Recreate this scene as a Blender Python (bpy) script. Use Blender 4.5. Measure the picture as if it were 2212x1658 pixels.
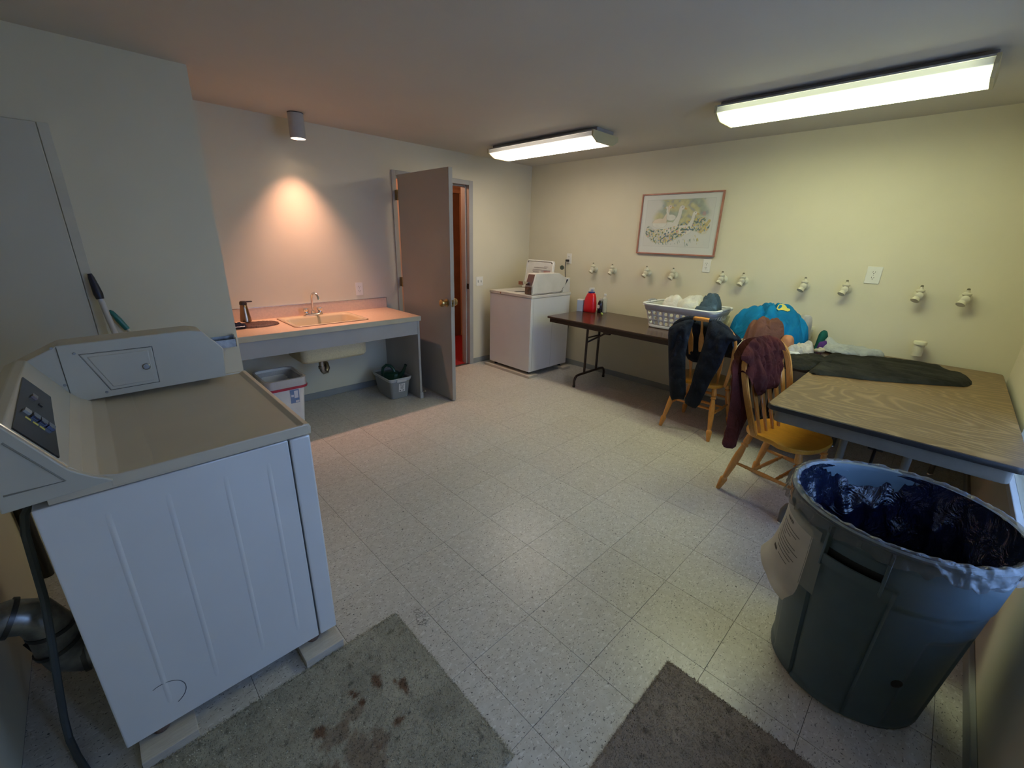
import bpy, bmesh, math, random
import numpy as np
from mathutils import Vector, Matrix, noise, geometry
PI = math.pi
rnd = random.Random(7)
S = bpy.context.scene
COL = S.collection
for o in list(bpy.data.objects): bpy.data.objects.remove(o)

# ------------------------------------------------------------ camera
cd = bpy.data.cameras.new('camera'); cam = bpy.data.objects.new('camera', cd); COL.objects.link(cam)
cam.location = (-0.42344, -1.20029, 1.49586)
cam.rotation_euler = (1.23901889, -0.0272012, -0.7731918)
cd.sensor_fit = 'HORIZONTAL'; cd.sensor_width = 36; cd.lens = 911.015 / 2212 * 36
cd.clip_start = 0.02
S.camera = cam
S.view_settings.view_transform = 'Standard'; S.view_settings.look = 'None'
S.view_settings.gamma = 1; S.view_settings.use_curve_mapping = False
S.view_settings.exposure = 1.28

# ------------------------------------------------------------ world + lights
SKY = 3.4
w = bpy.data.worlds.new('world'); S.world = w; w.use_nodes = True
bgn = w.node_tree.nodes['Background']; bgn.inputs[0].default_value = (.31, .52, 1, 1); bgn.inputs[1].default_value = SKY
WX0, WX1, WZ0, WZ1 = .95, 2.62, .55, 2.0            # window in the near right wall
def area(name, loc, rot, sx, sy, power, col, portal=False, spread=PI):
    l = bpy.data.lights.new(name, 'AREA'); l.shape = 'RECTANGLE'; l.size = sx; l.size_y = sy
    l.energy = power; l.color = col; l.spread = spread
    if portal: l.cycles.is_portal = True
    o = bpy.data.objects.new(name, l); COL.objects.link(o); o.location = loc; o.rotation_euler = rot
    return o
area('window_portal', ((WX0+WX1)/2, -1.74, (WZ0+WZ1)/2), (PI/2, 0, 0), WX1-WX0, WZ1-WZ0, 1, (1, 1, 1), True)
EX0, EX1, EZ = -.80, .16, 2.03                        # unseen entry doorway behind the camera, mostly closed by an added slab
area('entry_portal', ((-.02+EX1)/2, -1.74, EZ/2), (PI/2, 0, 0), EX1+.02, EZ, 1, (1, 1, 1), True)
def spot(name, loc, rot, power, col, ang, blend, rad):
    l = bpy.data.lights.new(name, 'SPOT'); l.energy = power; l.color = col; l.spot_size = ang; l.spot_blend = blend; l.shadow_soft_size = rad
    o = bpy.data.objects.new(name, l); COL.objects.link(o); o.location = loc; o.rotation_euler = rot
spot('downlight_lamp', (.94, 2.55, 2.215), (0, 0, 0), 42, (1, .52, .37), math.radians(84), 1.0, .04)
def point(name, loc, power, col, rad=.06):
    l = bpy.data.lights.new(name, 'POINT'); l.energy = power; l.color = col; l.shadow_soft_size = rad
    o = bpy.data.objects.new(name, l); COL.objects.link(o); o.location = loc
point('hall_lamp', (2.2, 3.5, 2.2), 7, (1, .52, .30))
EM1, EM2 = 6.8, 9.3                                   # the two fluorescent fixtures

# ------------------------------------------------------------ materials
MATS = {}
def lin(c):
    return tuple(((x/12.92) if x <= .04045 else ((x+.055)/1.055)**2.4) for x in c)
class N:
    def __init__(s, name):
        s.m = bpy.data.materials.new(name); s.m.use_nodes = True; s.t = s.m.node_tree
        s.b = s.t.nodes['Principled BSDF']; s.out = s.t.nodes['Material Output']
    def n(s, typ, **kw):
        q = s.t.nodes.new(typ)
        for k, v in kw.items():
            if k.startswith('_'): q.inputs[k[1:].replace('_', ' ')].default_value = v
            else: setattr(q, k, v)
        return q
    def l(s, a, b): s.t.links.new(a, b)
    def coord(s, scale=(1, 1, 1), kind='Object'):
        c = s.n('ShaderNodeTexCoord'); m = s.n('ShaderNodeMapping'); m.inputs['Scale'].default_value = scale
        s.l(c.outputs[kind], m.inputs[0]); return m.outputs[0]
    def noise(s, vec, scale, detail=3, rough=.55, dist=0):
        q = s.n('ShaderNodeTexNoise'); q.inputs['Scale'].default_value = scale; q.inputs['Detail'].default_value = detail
        q.inputs['Roughness'].default_value = rough; q.inputs['Distortion'].default_value = dist
        s.l(vec, q.inputs['Vector']); return q.outputs['Fac']
    def ramp(s, fac, stops, interp='LINEAR'):
        r = s.n('ShaderNodeValToRGB'); r.color_ramp.interpolation = interp
        e = r.color_ramp.elements
        while len(e) < len(stops): e.new(.5)
        for i, (p, c) in enumerate(stops):
            e[i].position = p; e[i].color = (*c, 1) if len(c) == 3 else c
        s.l(fac, r.inputs[0]); return r.outputs[0]
    def mix(s, fac, a, b, mode='MIX'):
        q = s.n('ShaderNodeMix', data_type='RGBA', blend_type=mode)
        for sock, v in ((q.inputs[0], fac), (q.inputs[6], a), (q.inputs[7], b)):
            if isinstance(v, (int, float)): sock.default_value = v
            elif isinstance(v, tuple): sock.default_value = (*v, 1)
            else: s.l(v, sock)
        return q.outputs[2]
    def bump(s, h, strength, dist=.002):
        q = s.n('ShaderNodeBump'); q.inputs['Strength'].default_value = strength; q.inputs['Distance'].default_value = dist
        s.l(h, q.inputs['Height']); s.l(q.outputs[0], s.b.inputs['Normal'])
def mat(name, col, rough=.5, metal=0, bump=None, var=None, spec=.5, sheen=0, coat=0, trans=0, alpha=1, emit=None, stretch=(1, 1, 1)):
    if name in MATS: return MATS[name]
    k = N(name); b = k.b
    b.inputs['Base Color'].default_value = (*col, 1); b.inputs['Roughness'].default_value = rough
    b.inputs['Metallic'].default_value = metal; b.inputs['Specular IOR Level'].default_value = spec
    b.inputs['Sheen Weight'].default_value = sheen; b.inputs['Coat Weight'].default_value = coat
    b.inputs['Transmission Weight'].default_value = trans; b.inputs['Alpha'].default_value = alpha
    vec = k.coord(stretch)
    sc, am = var if var else (6, .06)
    f = k.noise(vec, sc, 4)
    dark = tuple(x*(1-am*1.6) for x in col); light = tuple(min(1, x*(1+am*1.2)) for x in col)
    k.l(k.ramp(f, [(.3, dark), (.7, light)]), b.inputs['Base Color'])
    if bump: k.bump(k.noise(vec, bump[0], 3), bump[1], bump[2] if len(bump) > 2 else .002)
    if emit: b.inputs['Emission Color'].default_value = (*emit[0], 1); b.inputs['Emission Strength'].default_value = emit[1]
    MATS[name] = k.m; return k.m

WALL = mat('wall_paint', (.66, .605, .455), .75, bump=(260, .25, .001), var=(1.2, .03))
CEIL = mat('ceiling_paint', (.55, .52, .465), .85, bump=(220, .3, .001), var=(1.0, .03))
GREYP = mat('grey_paint', (.36, .355, .34), .5, bump=(90, .08), var=(3, .05))
BASEM = mat('grey_vinyl_base', (.27, .28, .27), .5, var=(5, .05))
APP = mat('white_appliance_enamel', (.70, .70, .69), .28, bump=(700, .05, .0004), var=(2, .03), coat=.2)
APPT = mat('cream_appliance_top', (.58, .51, .39), .34, bump=(500, .12, .0005), var=(3, .04))
CONS = mat('cream_console_plastic', (.50, .475, .40), .4, bump=(500, .15, .0005), var=(4, .04))
CHROME = mat('chrome', (.75, .75, .76), .14, 1, var=(8, .08))
STEEL = mat('galvanised_steel', (.34, .34, .33), .34, 1, var=(18, .3))
BRASS = mat('brass', (.46, .33, .15), .3, 1, var=(20, .2))
BLACK = mat('black_plastic', (.012, .012, .013), .35, var=(9, .1))
GLASSB = mat('dark_glass_panel', (.020, .020, .019), .22, spec=.25, var=(4, .1))
WPL = mat('white_plastic', (.72, .70, .66), .4, var=(8, .04))
OUTL = mat('outlet_plastic', (.76, .74, .68), .35, var=(9, .03))
CREAM = mat('cream_painted_metal', (.62, .58, .44), .5, bump=(60, .2), var=(12, .08))
SINKM = mat('almond_enamel', (.62, .51, .33), .22, coat=.3, var=(4, .03))
SINKU = mat('almond_enamel_underside', (.62, .56, .36), .6, bump=(220, .3), var=(120, .08))
LAMT = mat('almond_laminate', (.70, .51, .36), .42, var=(60, .04))
PINK = mat('pink_wood_frame', (.40, .17, .12), .4, var=(20, .15))
OAK_D = None
def wood(name, c0, c1, axis=(1, 1, 14), scale=9, rough=.35):
    k = N(name); v = k.coord(axis)
    f = k.noise(v, scale, 5, .6, .6)
    g = k.noise(v, scale*5, 3, .6, 0)
    col = k.ramp(f, [(.3, c0), (.7, c1)])
    col = k.mix(.25, col, k.ramp(g, [(.35, tuple(x*.7 for x in c0)), (.65, c1)]))
    k.l(col, k.b.inputs['Base Color']); k.b.inputs['Roughness'].default_value = rough; k.b.inputs['Coat Weight'].default_value = .3
    k.bump(g, .08, .001); MATS[name] = k.m; return k.m
OAK = wood('honey_oak', (.55, .23, .045), (.75, .35, .085), (14, 14, 1.5))
OAKS = wood('honey_oak_seat', (.60, .27, .02), (.80, .38, .04), (16, 1.3, 16))
BOARD = wood('pale_board', (.48, .43, .36), (.60, .55, .47), (1.5, 14, 14), rough=.7)
# walnut-look dark tabletop
TOPD = mat('dark_brown_laminate', (.060, .030, .020), .20, var=(30, .15), spec=.35)
TOPE = mat('dark_brown_edge', (.035, .018, .012), .4, var=(20, .1))
LEGD = mat('dark_brown_metal', (.040, .022, .018), .38, var=(20, .1))
LEGG = mat('grey_enamelled_metal', (.15, .135, .11), .42, var=(14, .08))
def laminate():
    k = N('wood_grain_laminate'); v = k.coord((1, 1, 1))
    big = k.noise(v, 1.6, 2, .5, .3)
    wv = k.n('ShaderNodeTexWave', wave_type='BANDS', bands_direction='Y'); wv.inputs['Scale'].default_value = 9
    wv.inputs['Distortion'].default_value = 0
    # cathedral grain: bands of a warped coordinate, stretched along y
    m = k.n('ShaderNodeMapping'); m.inputs['Scale'].default_value = (1.0, .42, 1)
    k.l(v, m.inputs[0])
    warp = k.n('ShaderNodeTexNoise'); warp.inputs['Scale'].default_value = 2.1; warp.inputs['Detail'].default_value = 2.5; warp.inputs['Distortion'].default_value = .5
    k.l(m.outputs[0], warp.inputs['Vector'])
    mul = k.n('ShaderNodeMath', operation='MULTIPLY'); mul.inputs[1].default_value = 32; k.l(warp.outputs['Fac'], mul.inputs[0])
    fr = k.n('ShaderNodeMath', operation='FRACT'); k.l(mul.outputs[0], fr.inputs[0])
    fine = k.noise(k.coord((60, 8, 1)), 3, 4, .6)
    c = k.ramp(fr.outputs[0], [(0, (.30, .19, .085)), (.18, (.135, .078, .030)), (.66, (.11, .062, .022)), (1, (.30, .19, .085))])
    c = k.mix(.35, c, k.ramp(fine, [(.35, (.09, .05, .02)), (.65, (.23, .14, .06))]))
    k.l(c, k.b.inputs['Base Color']); k.b.inputs['Roughness'].default_value = .33
    k.t.nodes.remove(wv); MATS['lam'] = k.m; return k.m
LAM = laminate()
def creases(k, strength=.7, dist=.012, scale=9):
    v = k.coord((1, 1, 1)); q = k.n('ShaderNodeTexNoise'); q.inputs['Scale'].default_value = scale; q.inputs['Detail'].default_value = 2.5; q.inputs['Distortion'].default_value = 1.4; q.inputs['Roughness'].default_value = .45
    k.l(v, q.inputs['Vector']); a = k.n('ShaderNodeMath', operation='SUBTRACT'); a.inputs[1].default_value = .5; k.l(q.outputs['Fac'], a.inputs[0])
    b = k.n('ShaderNodeMath', operation='ABSOLUTE'); k.l(a.outputs[0], b.inputs[0]); p = k.n('ShaderNodeMath', operation='POWER'); p.inputs[1].default_value = .6; k.l(b.outputs[0], p.inputs[0])
    w1 = k.noise(v, 420, 2); m1 = k.n('ShaderNodeMath', operation='MULTIPLY_ADD'); m1.inputs[1].default_value = .05; k.l(w1, m1.inputs[0]); k.l(p.outputs[0], m1.inputs[2])
    k.bump(m1.outputs[0], strength, dist); return p.outputs[0]
def fabric(name, c, rough=.9, sc=420, var=(14, .18), sheen=.0, crease=.7, cs=10):
    if name in MATS: return MATS[name]
    k = N(name); k.b.inputs['Roughness'].default_value = rough; k.b.inputs['Specular IOR Level'].default_value = .2
    am = var[1]; k.l(k.ramp(k.noise(k.coord(), var[0], 4), [(.3, tuple(x*(1-am*1.6) for x in c)), (.7, tuple(min(1, x*(1+am*1.2)) for x in c))]), k.b.inputs['Base Color'])
    creases(k, crease, .012, cs); MATS[name] = k.m; return k.m
def floor_tile_mat():
    k = N('speckled_vinyl_tile'); k.b.inputs['Roughness'].default_value = .32; k.b.inputs['Specular IOR Level'].default_value = .42
    oi = k.n('ShaderNodeObjectInfo')
    tc = k.n('ShaderNodeTexCoord')
    add = k.n('ShaderNodeVectorMath', operation='ADD'); k.l(tc.outputs['Object'], add.inputs[0])
    comb = k.n('ShaderNodeCombineXYZ'); sc = k.n('ShaderNodeMath', operation='MULTIPLY'); sc.inputs[1].default_value = 37; k.l(oi.outputs['Random'], sc.inputs[0])
    k.l(sc.outputs[0], comb.inputs[0]); k.l(sc.outputs[0], comb.inputs[1]); k.l(comb.outputs[0], add.inputs[1])
    wn = k.n('ShaderNodeTexNoise'); wn.inputs['Scale'].default_value = 14; k.l(add.outputs[0], wn.inputs['Vector'])
    sub = k.n('ShaderNodeVectorMath', operation='MULTIPLY_ADD'); sub.inputs[1].default_value = (.035, .035, 0); k.l(wn.outputs['Color'], sub.inputs[0]); k.l(add.outputs[0], sub.inputs[2])
    def flecks(scale, stretch, rot, thr):
        m = k.n('ShaderNodeMapping'); m.inputs['Rotation'].default_value = (0, 0, rot); m.inputs['Scale'].default_value = stretch
        k.l(sub.outputs[0], m.inputs[0])
        v = k.n('ShaderNodeTexNoise'); v.inputs['Scale'].default_value = scale; v.inputs['Detail'].default_value = 1.2; v.inputs['Roughness'].default_value = .5
        k.l(m.outputs[0], v.inputs['Vector'])
        return k.ramp(v.outputs['Fac'], [(thr, (0, 0, 0)), (thr+.03, (1, 1, 1))])
    f1 = flecks(62, (1, 2.6, 1), .6, .655); f2 = flecks(80, (2.4, 1, 1), -.4, .665); f3 = flecks(110, (1, 1, 1), 0, .69)
    f4 = flecks(45, (1, 2.2, 1), 1.2, .62)
    base = k.ramp(k.noise(add.outputs[0], 30, 3), [(.3, (.50, .475, .43)), (.7, (.60, .575, .53))])
    c = k.mix(f4, base, (.66, .64, .60))
    c = k.mix(f1, c, (.25, .235, .22)); c = k.mix(f2, c, (.34, .30, .25)); c = k.mix(f3, c, (.10, .095, .09))
    tint = k.ramp(oi.outputs['Random'], [(0, (.95, .94, .93)), (1, (1.0, 1.0, 1.0))])
    c = k.mix(1.0, c, tint, 'MULTIPLY')
    k.l(c, k.b.inputs['Base Color'])
    k.bump(k.noise(add.outputs[0], 25, 2), .12, .002)
    return k.m
TILE = floor_tile_mat()
def vcol_mat(name, rough=.9, bump=None):
    k = N(name); a = k.n('ShaderNodeVertexColor', layer_name='col'); k.l(a.outputs[0], k.b.inputs['Base Color'])
    k.b.inputs['Roughness'].default_value = rough; k.b.inputs['Specular IOR Level'].default_value = .25
    if bump: k.bump(k.noise(k.coord(), bump[0], 3), bump[1], .002)
    return k.m
def emis(name, col, strength, base=(.8, .8, .75), longl=1.2, soft=.12):
    k = N(name); k.b.inputs['Base Color'].default_value = (*base, 1); k.b.inputs['Roughness'].default_value = .4
    tc = k.n('ShaderNodeTexCoord'); sp = k.n('ShaderNodeSeparateXYZ'); k.l(tc.outputs['Object'], sp.inputs[0])
    # the two tubes behind the wraparound lens glow brightest, the ends stay dim
    ax = k.n('ShaderNodeMath', operation='ABSOLUTE'); k.l(sp.outputs[1], ax.inputs[0])
    e = k.ramp(ax.outputs[0], [(longl/2-soft, (1, 1, 1)), (longl/2-.02, (.28, .28, .28))])
    bx = k.n('ShaderNodeMath', operation='ABSOLUTE'); k.l(sp.outputs[0], bx.inputs[0])
    s = k.ramp(bx.outputs[0], [(.0, (.9,)*3), (.05, (1.0,)*3), (.088, (.9,)*3), (.100, (.20,)*3), (.115, (.70,)*3), (.155, (.60,)*3), (.166, (.03,)*3)])
    m = k.n('ShaderNodeMath', operation='MULTIPLY'); k.l(e, m.inputs[0]); k.l(s, m.inputs[1])
    m2 = k.n('ShaderNodeMath', operation='MULTIPLY'); m2.inputs[1].default_value = strength; k.l(m.outputs[0], m2.inputs[0])
    k.b.inputs['Emission Color'].default_value = (*col, 1); k.l(m2.outputs[0], k.b.inputs['Emission Strength'])
    return k.m

# ------------------------------------------------------------ geometry helpers
class MB:
    def __init__(s): s.bm = bmesh.new()
    def add(s, other, M=None, smooth=True):
        if smooth:
            for f in other.faces: f.smooth = True
        me = bpy.data.meshes.new('t'); other.to_mesh(me); other.free()
        if M is not None: me.transform(M)
        s.bm.from_mesh(me); bpy.data.meshes.remove(me); return s
    def box(s, x0, x1, y0, y1, z0, z1, bev=0, seg=2, M=None):
        b = bmesh.new(); bmesh.ops.create_cube(b, size=1)
        for v in b.verts: v.co = ((x0+x1)/2+v.co.x*(x1-x0), (y0+y1)/2+v.co.y*(y1-y0), (z0+z1)/2+v.co.z*(z1-z0))
        for f in b.faces: f.smooth = False
        if bev:
            for f in bmesh.ops.bevel(b, geom=b.edges[:], offset=bev, segments=seg, affect='EDGES', profile=.5)['faces']: f.smooth = True
        return s.add(b, M, False)
    def prism(s, pts, a0, a1, axis='y', bev=0, M=None):
        """polygon pts extruded along axis: y -> pts (x,z); x -> pts (y,z); z -> pts (x,y)"""
        def P(p, a): return {'y': (p[0], a, p[1]), 'x': (a, p[0], p[1]), 'z': (p[0], p[1], a)}[axis]
        b = bmesh.new(); lo = [b.verts.new(P(p, a0)) for p in pts]; hi = [b.verts.new(P(p, a1)) for p in pts]
        b.faces.new(lo); b.faces.new(hi[::-1]); n = len(pts)
        for i in range(n): b.faces.new((lo[i], hi[i], hi[(i+1) % n], lo[(i+1) % n]))
        bmesh.ops.recalc_face_normals(b, faces=b.faces[:])
        for f in b.faces: f.smooth = False
        big = sorted((f.calc_area() for f in b.faces), reverse=True); tiny = len(pts) > 12
        if tiny:
            for f in b.faces: f.smooth = f.calc_area() < big[1]*.3
        if bev:
            for f in bmesh.ops.bevel(b, geom=b.edges[:], offset=bev, segments=2, affect='EDGES', profile=.5, clamp_overlap=True)['faces']: f.smooth = True
        return s.add(b, M, False)
    def lathe(s, prof, n=24, M=None, cap=True):
        b = bmesh.new(); rings = []
        for r, z in prof: rings.append([b.verts.new((r*math.cos(2*PI*i/n), r*math.sin(2*PI*i/n), z)) for i in range(n)])
        for a, c in zip(rings, rings[1:]):
            for i in range(n): b.faces.new((a[i], a[(i+1) % n], c[(i+1) % n], c[i]))
        if cap:
            if prof[0][0] > 1e-5: b.faces.new(rings[0][::-1])
            if prof[-1][0] > 1e-5: b.faces.new(rings[-1])
        bmesh.ops.remove_doubles(b, verts=b.verts[:], dist=1e-6)
        bmesh.ops.recalc_face_normals(b, faces=b.faces[:])
        return s.add(b, M)
    def tube(s, pts, r, n=10, closed=False, cap=True, ry=None):
        pts = [Vector(p) for p in pts]; b = bmesh.new(); rings = []; m = len(pts)
        rr = r if isinstance(r, (list, tuple)) else [r]*m
        up = None
        for i, p in enumerate(pts):
            if closed: t = (pts[(i+1) % m]-pts[i-1]).normalized()
            else: t = (pts[min(i+1, m-1)]-pts[max(i-1, 0)]).normalized()
            if up is None:
                up = Vector((0, 0, 1)) if abs(t.z) < .9 else Vector((1, 0, 0))
            u = (up - t*up.dot(t)).normalized(); v = t.cross(u); up = u
            rings.append([b.verts.new(p+u*(ry or rr[i])*math.cos(2*PI*k/n)+v*rr[i]*math.sin(2*PI*k/n)) for k in range(n)])
        pr = list(zip(rings, rings[1:]))
        if closed: pr.append((rings[-1], rings[0]))
        for a, c in pr:
            for k in range(n): b.faces.new((a[k], a[(k+1) % n], c[(k+1) % n], c[k]))
        if cap and not closed: b.faces.new(rings[0][::-1]); b.faces.new(rings[-1])
        bmesh.ops.recalc_face_normals(b, faces=b.faces[:])
        return s.add(b)
    def grid(s, nu, nv, fn, wrap=False):
        b = bmesh.new(); V = [[b.verts.new(fn(i/(nu if wrap else nu-1), j/(nv-1))) for j in range(nv)] for i in range(nu)]
        for i in range(nu if wrap else nu-1):
            for j in range(nv-1): b.faces.new((V[i][j], V[(i+1) % nu][j], V[(i+1) % nu][j+1], V[i][j+1]))
        return s.add(b)
    def done(s, ang=38):
        bm = s.bm
        for e in bm.edges:
            if len(e.link_faces) == 2 and e.calc_face_angle(0) > math.radians(ang): e.smooth = False
        me = bpy.data.meshes.new('m'); bm.to_mesh(me); bm.free(); return me
WM = {}
def put(name, mb, m, parent=None, local=False, loc=None, ang=38):
    """link a mesh. World coordinates unless local; a top-level one gets its origin at loc"""
    me = mb.done(ang) if isinstance(mb, MB) else mb
    me.name = name
    if m is not None:
        for q in (m if isinstance(m, (list, tuple)) else [m]): me.materials.append(q)
    o = bpy.data.objects.new(name, me); COL.objects.link(o)
    if parent is not None:
        o.parent = parent; WM[o.name] = WM[parent.name]
        if not local: me.transform(WM[parent.name].inverted())
    else:
        L = Vector(loc) if loc is not None else Vector((0, 0, 0))
        if not local: me.transform(Matrix.Translation(-L))
        o.location = L; WM[o.name] = Matrix.Translation(L)
    return o
def thing(name, label, cat, loc=(0, 0, 0), rz=0, group=None):
    o = bpy.data.objects.new(name, None); COL.objects.link(o); o.location = loc; o.rotation_euler = (0, 0, rz)
    o.empty_display_size = .1
    WM[o.name] = Matrix.Translation(loc) @ Matrix.Rotation(rz, 4, 'Z')
    return tag(o, label, cat, group)
def tag(o, label, cat, group=None):
    o['label'] = label; o['category'] = cat
    if group: o['group'] = group
    return o
def struct(o): o['kind'] = 'structure'; return o
def copy_tree(o, parent=None):
    c = o.copy(); COL.objects.link(c); c.parent = parent; WM[c.name] = WM[o.name]
    for ch in [q for q in bpy.data.objects if q.parent == o]: copy_tree(ch, c)
    return c
def TR(x=0, y=0, z=0, rx=0, ry=0, rz=0, s=1):
    return Matrix.Translation((x, y, z)) @ Matrix.Rotation(rz, 4, 'Z') @ Matrix.Rotation(ry, 4, 'Y') @ Matrix.Rotation(rx, 4, 'X') @ Matrix.Scale(s, 4)
def nz(x, y=0, z=0): return noise.noise(Vector((x, y, z)))
def ridge(x, y, z=0): return 1-min(1, abs(nz(x, y, z))*2.6)
def sstep(a, b, x):
    t = max(0, min(1, (x-a)/(b-a))); return t*t*(3-2*t)
def inside(p, poly):
    r = False; j = len(poly)-1
    for i in range(len(poly)):
        a, b = poly[i], poly[j]
        if (a[1] > p[1]) != (b[1] > p[1]) and p[0] < (b[0]-a[0])*(p[1]-a[1])/(b[1]-a[1])+a[0]: r = not r
        j = i
    return r
def smoothpoly(poly, it=1):
    for _ in range(it):
        q = []
        for i in range(len(poly)):
            a, b = poly[i], poly[(i+1) % len(poly)]
            q.append((a[0]*.75+b[0]*.25, a[1]*.75+b[1]*.25)); q.append((a[0]*.25+b[0]*.75, a[1]*.25+b[1]*.75))
        poly = q
    return poly
def cloth(mb, poly, s, fn, front, back, smooth=1):
    """closed cloth body over a 2-D outline. fn(u,v)->(point, normal); front(u,v,d), back(u,v,d) = offsets either side"""
    poly = smoothpoly(poly, smooth)
    bd = []
    for i in range(len(poly)):
        a, b = poly[i], poly[(i+1) % len(poly)]; L = math.hypot(b[0]-a[0], b[1]-a[1]); k = max(1, int(round(L/s)))
        for q in range(k): bd.append((a[0]+(b[0]-a[0])*q/k, a[1]+(b[1]-a[1])*q/k))
    B = np.array(bd); B2 = np.roll(B, -1, 0); D = B2-B; LL = (D**2).sum(1)+1e-12
    def dist(p):
        t = np.clip(((np.array(p)-B)*D).sum(1)/LL, 0, 1); q = B+D*t[:, None]-np.array(p); return math.sqrt((q**2).sum(1).min())
    pts = list(bd); ds = [0]*len(bd)
    x0, y0 = B.min(0); x1, y1 = B.max(0); row = 0; yy = y0
    while yy < y1:
        xx = x0+(s/2 if row % 2 else 0)
        while xx < x1:
            p = (xx, yy)
            if inside(p, bd):
                d = dist(p)
                if d > s*.45: pts.append(p); ds.append(d)
            xx += s
        yy += s*.866; row += 1
    nb = len(bd)
    vs, _, fs, *_ = geometry.delaunay_2d_cdt([Vector(p) for p in pts], [(i, (i+1) % nb) for i in range(nb)], [], 1, 1e-6)
    if len(vs) != len(pts):
        ds = [dist((v.x, v.y)) for v in vs]
        ds = [0 if d < 1e-5 else d for d in ds]
    b = bmesh.new(); F = []; K = []
    for v, d in zip(vs, ds):
        P, n = fn(v.x, v.y); P = Vector(P); n = Vector(n)
        if d <= 1e-6:
            q = b.verts.new(P+n*(front(v.x, v.y, 0)-back(v.x, v.y, 0))*.5); F.append(q); K.append(q)
        else:
            F.append(b.verts.new(P+n*front(v.x, v.y, d))); K.append(b.verts.new(P-n*back(v.x, v.y, d)))
    for f in fs:
        for L, rev in ((F, False), (K, True)):
            q = [L[i] for i in f]
            if rev: q = q[::-1]
            if len(set(q)) > 2:
                try: b.faces.new(q)
                except ValueError: pass
    bmesh.ops.recalc_face_normals(b, faces=b.faces[:])
    return mb.add(b)
def folds(u, v, f, seed, warp=.6, stretch=(1, 1)):
    a = u*f*stretch[0]; c = v*f*stretch[1]
    wx = nz(a*.6, c*.6, seed)*warp*2; wy = nz(a*.6, c*.6, seed+9)*warp*2
    r = ridge(a+wx, c+wy, seed+3)
    return .7*r*r+.3*ridge(a*2.2+wy, c*2.2+wx, seed+5)**2
def puff(u, v, f, seed, stretch=(1, 1)):
    a = u*f*stretch[0]; c = v*f*stretch[1]
    wx = nz(a*.5, c*.5, seed)*.9; wy = nz(a*.5, c*.5, seed+9)*.9
    n1 = abs(nz(a+wx, c+wy, seed+3)); n2 = abs(nz(a*1.9+wy, c*1.9+wx, seed+5)); n3 = nz(a*.7, c*.7, seed+1)
    return .62*min(1, n1*2.4)**.6+.28*min(1, n2*2.4)**.6+.25*n3
def heap(name, label, poly, z0, h, m, s=.012, f=9, amp=.03, seed=1, cat='clothing', group=None, power=.55, R=None, lean=None, stretch=(1, 1), parent=None):
    cx = sum(p[0] for p in poly)/len(poly); cy = sum(p[1] for p in poly)/len(poly)
    B = smoothpoly(poly, 1); R = R or .8*min(max(p[0] for p in B)-min(p[0] for p in B), max(p[1] for p in B)-min(p[1] for p in B))/2
    def fr(u, v, d):
        k = min(1, d/R); t = (1-(1-k)**2)**power
        tilt = (1+lean[0]*(u-cx)/R+lean[1]*(v-cy)/R) if lean else 1
        return h*t*tilt+amp*(puff(u, v, f, seed, stretch)-.45)*sstep(0, .03, d)
    mb = MB()
    cloth(mb, poly, s, lambda u, v: ((u, v, z0), (0, 0, 1)), fr, lambda u, v, d: 0)
    return tag(put(name, mb, m, parent, loc=(cx, cy, z0), ang=80), label, cat, group)

# ------------------------------------------------------------ room shell
XL, XR, YN, YF, H = -.86, 3.77, -1.61, 2.775, 2.34
T = .3048
def wallpart(name, boxes, m=WALL):
    mb = MB()
    for b in boxes: mb.box(*b)
    return struct(put(name, mb, m))
wallpart('wall_left', [(XL-.1, XL, YN-.1, 2.3, 0, H)])
wallpart('wall_right', [(XR, XR+.1, YN-.1, YF+.1, 0, H)])
DX0, DX1, DZ = 1.875, 2.765, 2.035
wallpart('wall_back', [(XL-.1, DX0-.02, YF, YF+.12, 0, H), (DX1+.02, XR+.1, YF, YF+.12, 0, H), (DX0-.02, DX1+.02, YF, YF+.12, DZ+.02, H)])
wallpart('wall_partition', [(XL, .2, 2.008, YF, 0, H)])
wallpart('wall_near', [(XL-.1, EX0, YN-.12, YN, 0, H), (EX1, WX0, YN-.12, YN, 0, H), (EX0, EX1, YN-.12, YN, EZ, H), (WX1, XR+.1, YN-.12, YN, 0, H), (WX0, WX1, YN-.12, YN, 0, WZ0), (WX0, WX1, YN-.12, YN, WZ1, H)])
wallpart('ceiling', [(XL-.1, XR+.1, YN-.12, YF+.12, H, H+.1)], CEIL)
fl = wallpart('floor', [(XL-.1, XR+.1, YN-.12, YF+.12, -.05, -.0035)], mat('dark_floor_adhesive', (.06, .055, .05), .9))
g = .0006
def tile_mesh(x0, x1, y0, y1):
    mb = MB(); mb.box(x0+g, x1-g, y0+g, y1-g, -.0035, 0, .0006, 1); me = mb.done(); me.materials.append(TILE); me.name = 'floor_tile'; return me
full = tile_mesh(0, T, 0, T)
for i in range(math.floor(XL/T), math.ceil(XR/T)):
    for j in range(math.floor(YN/T), math.ceil(YF/T)):
        x0, x1, y0, y1 = max(i*T, XL), min((i+1)*T, XR), max(j*T, YN), min((j+1)*T, YF)
        if x1 <= .2+.01 and y0 >= 2.008: continue
        if x1-x0 > T-1e-4 and y1-y0 > T-1e-4: me, lx, ly = full, i*T, j*T
        else: me, lx, ly = tile_mesh(0, x1-x0, 0, y1-y0), x0, y0
        o = bpy.data.objects.new('floor_tile', me); COL.objects.link(o); o.parent = fl; o.location = (lx, ly, 0)
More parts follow.
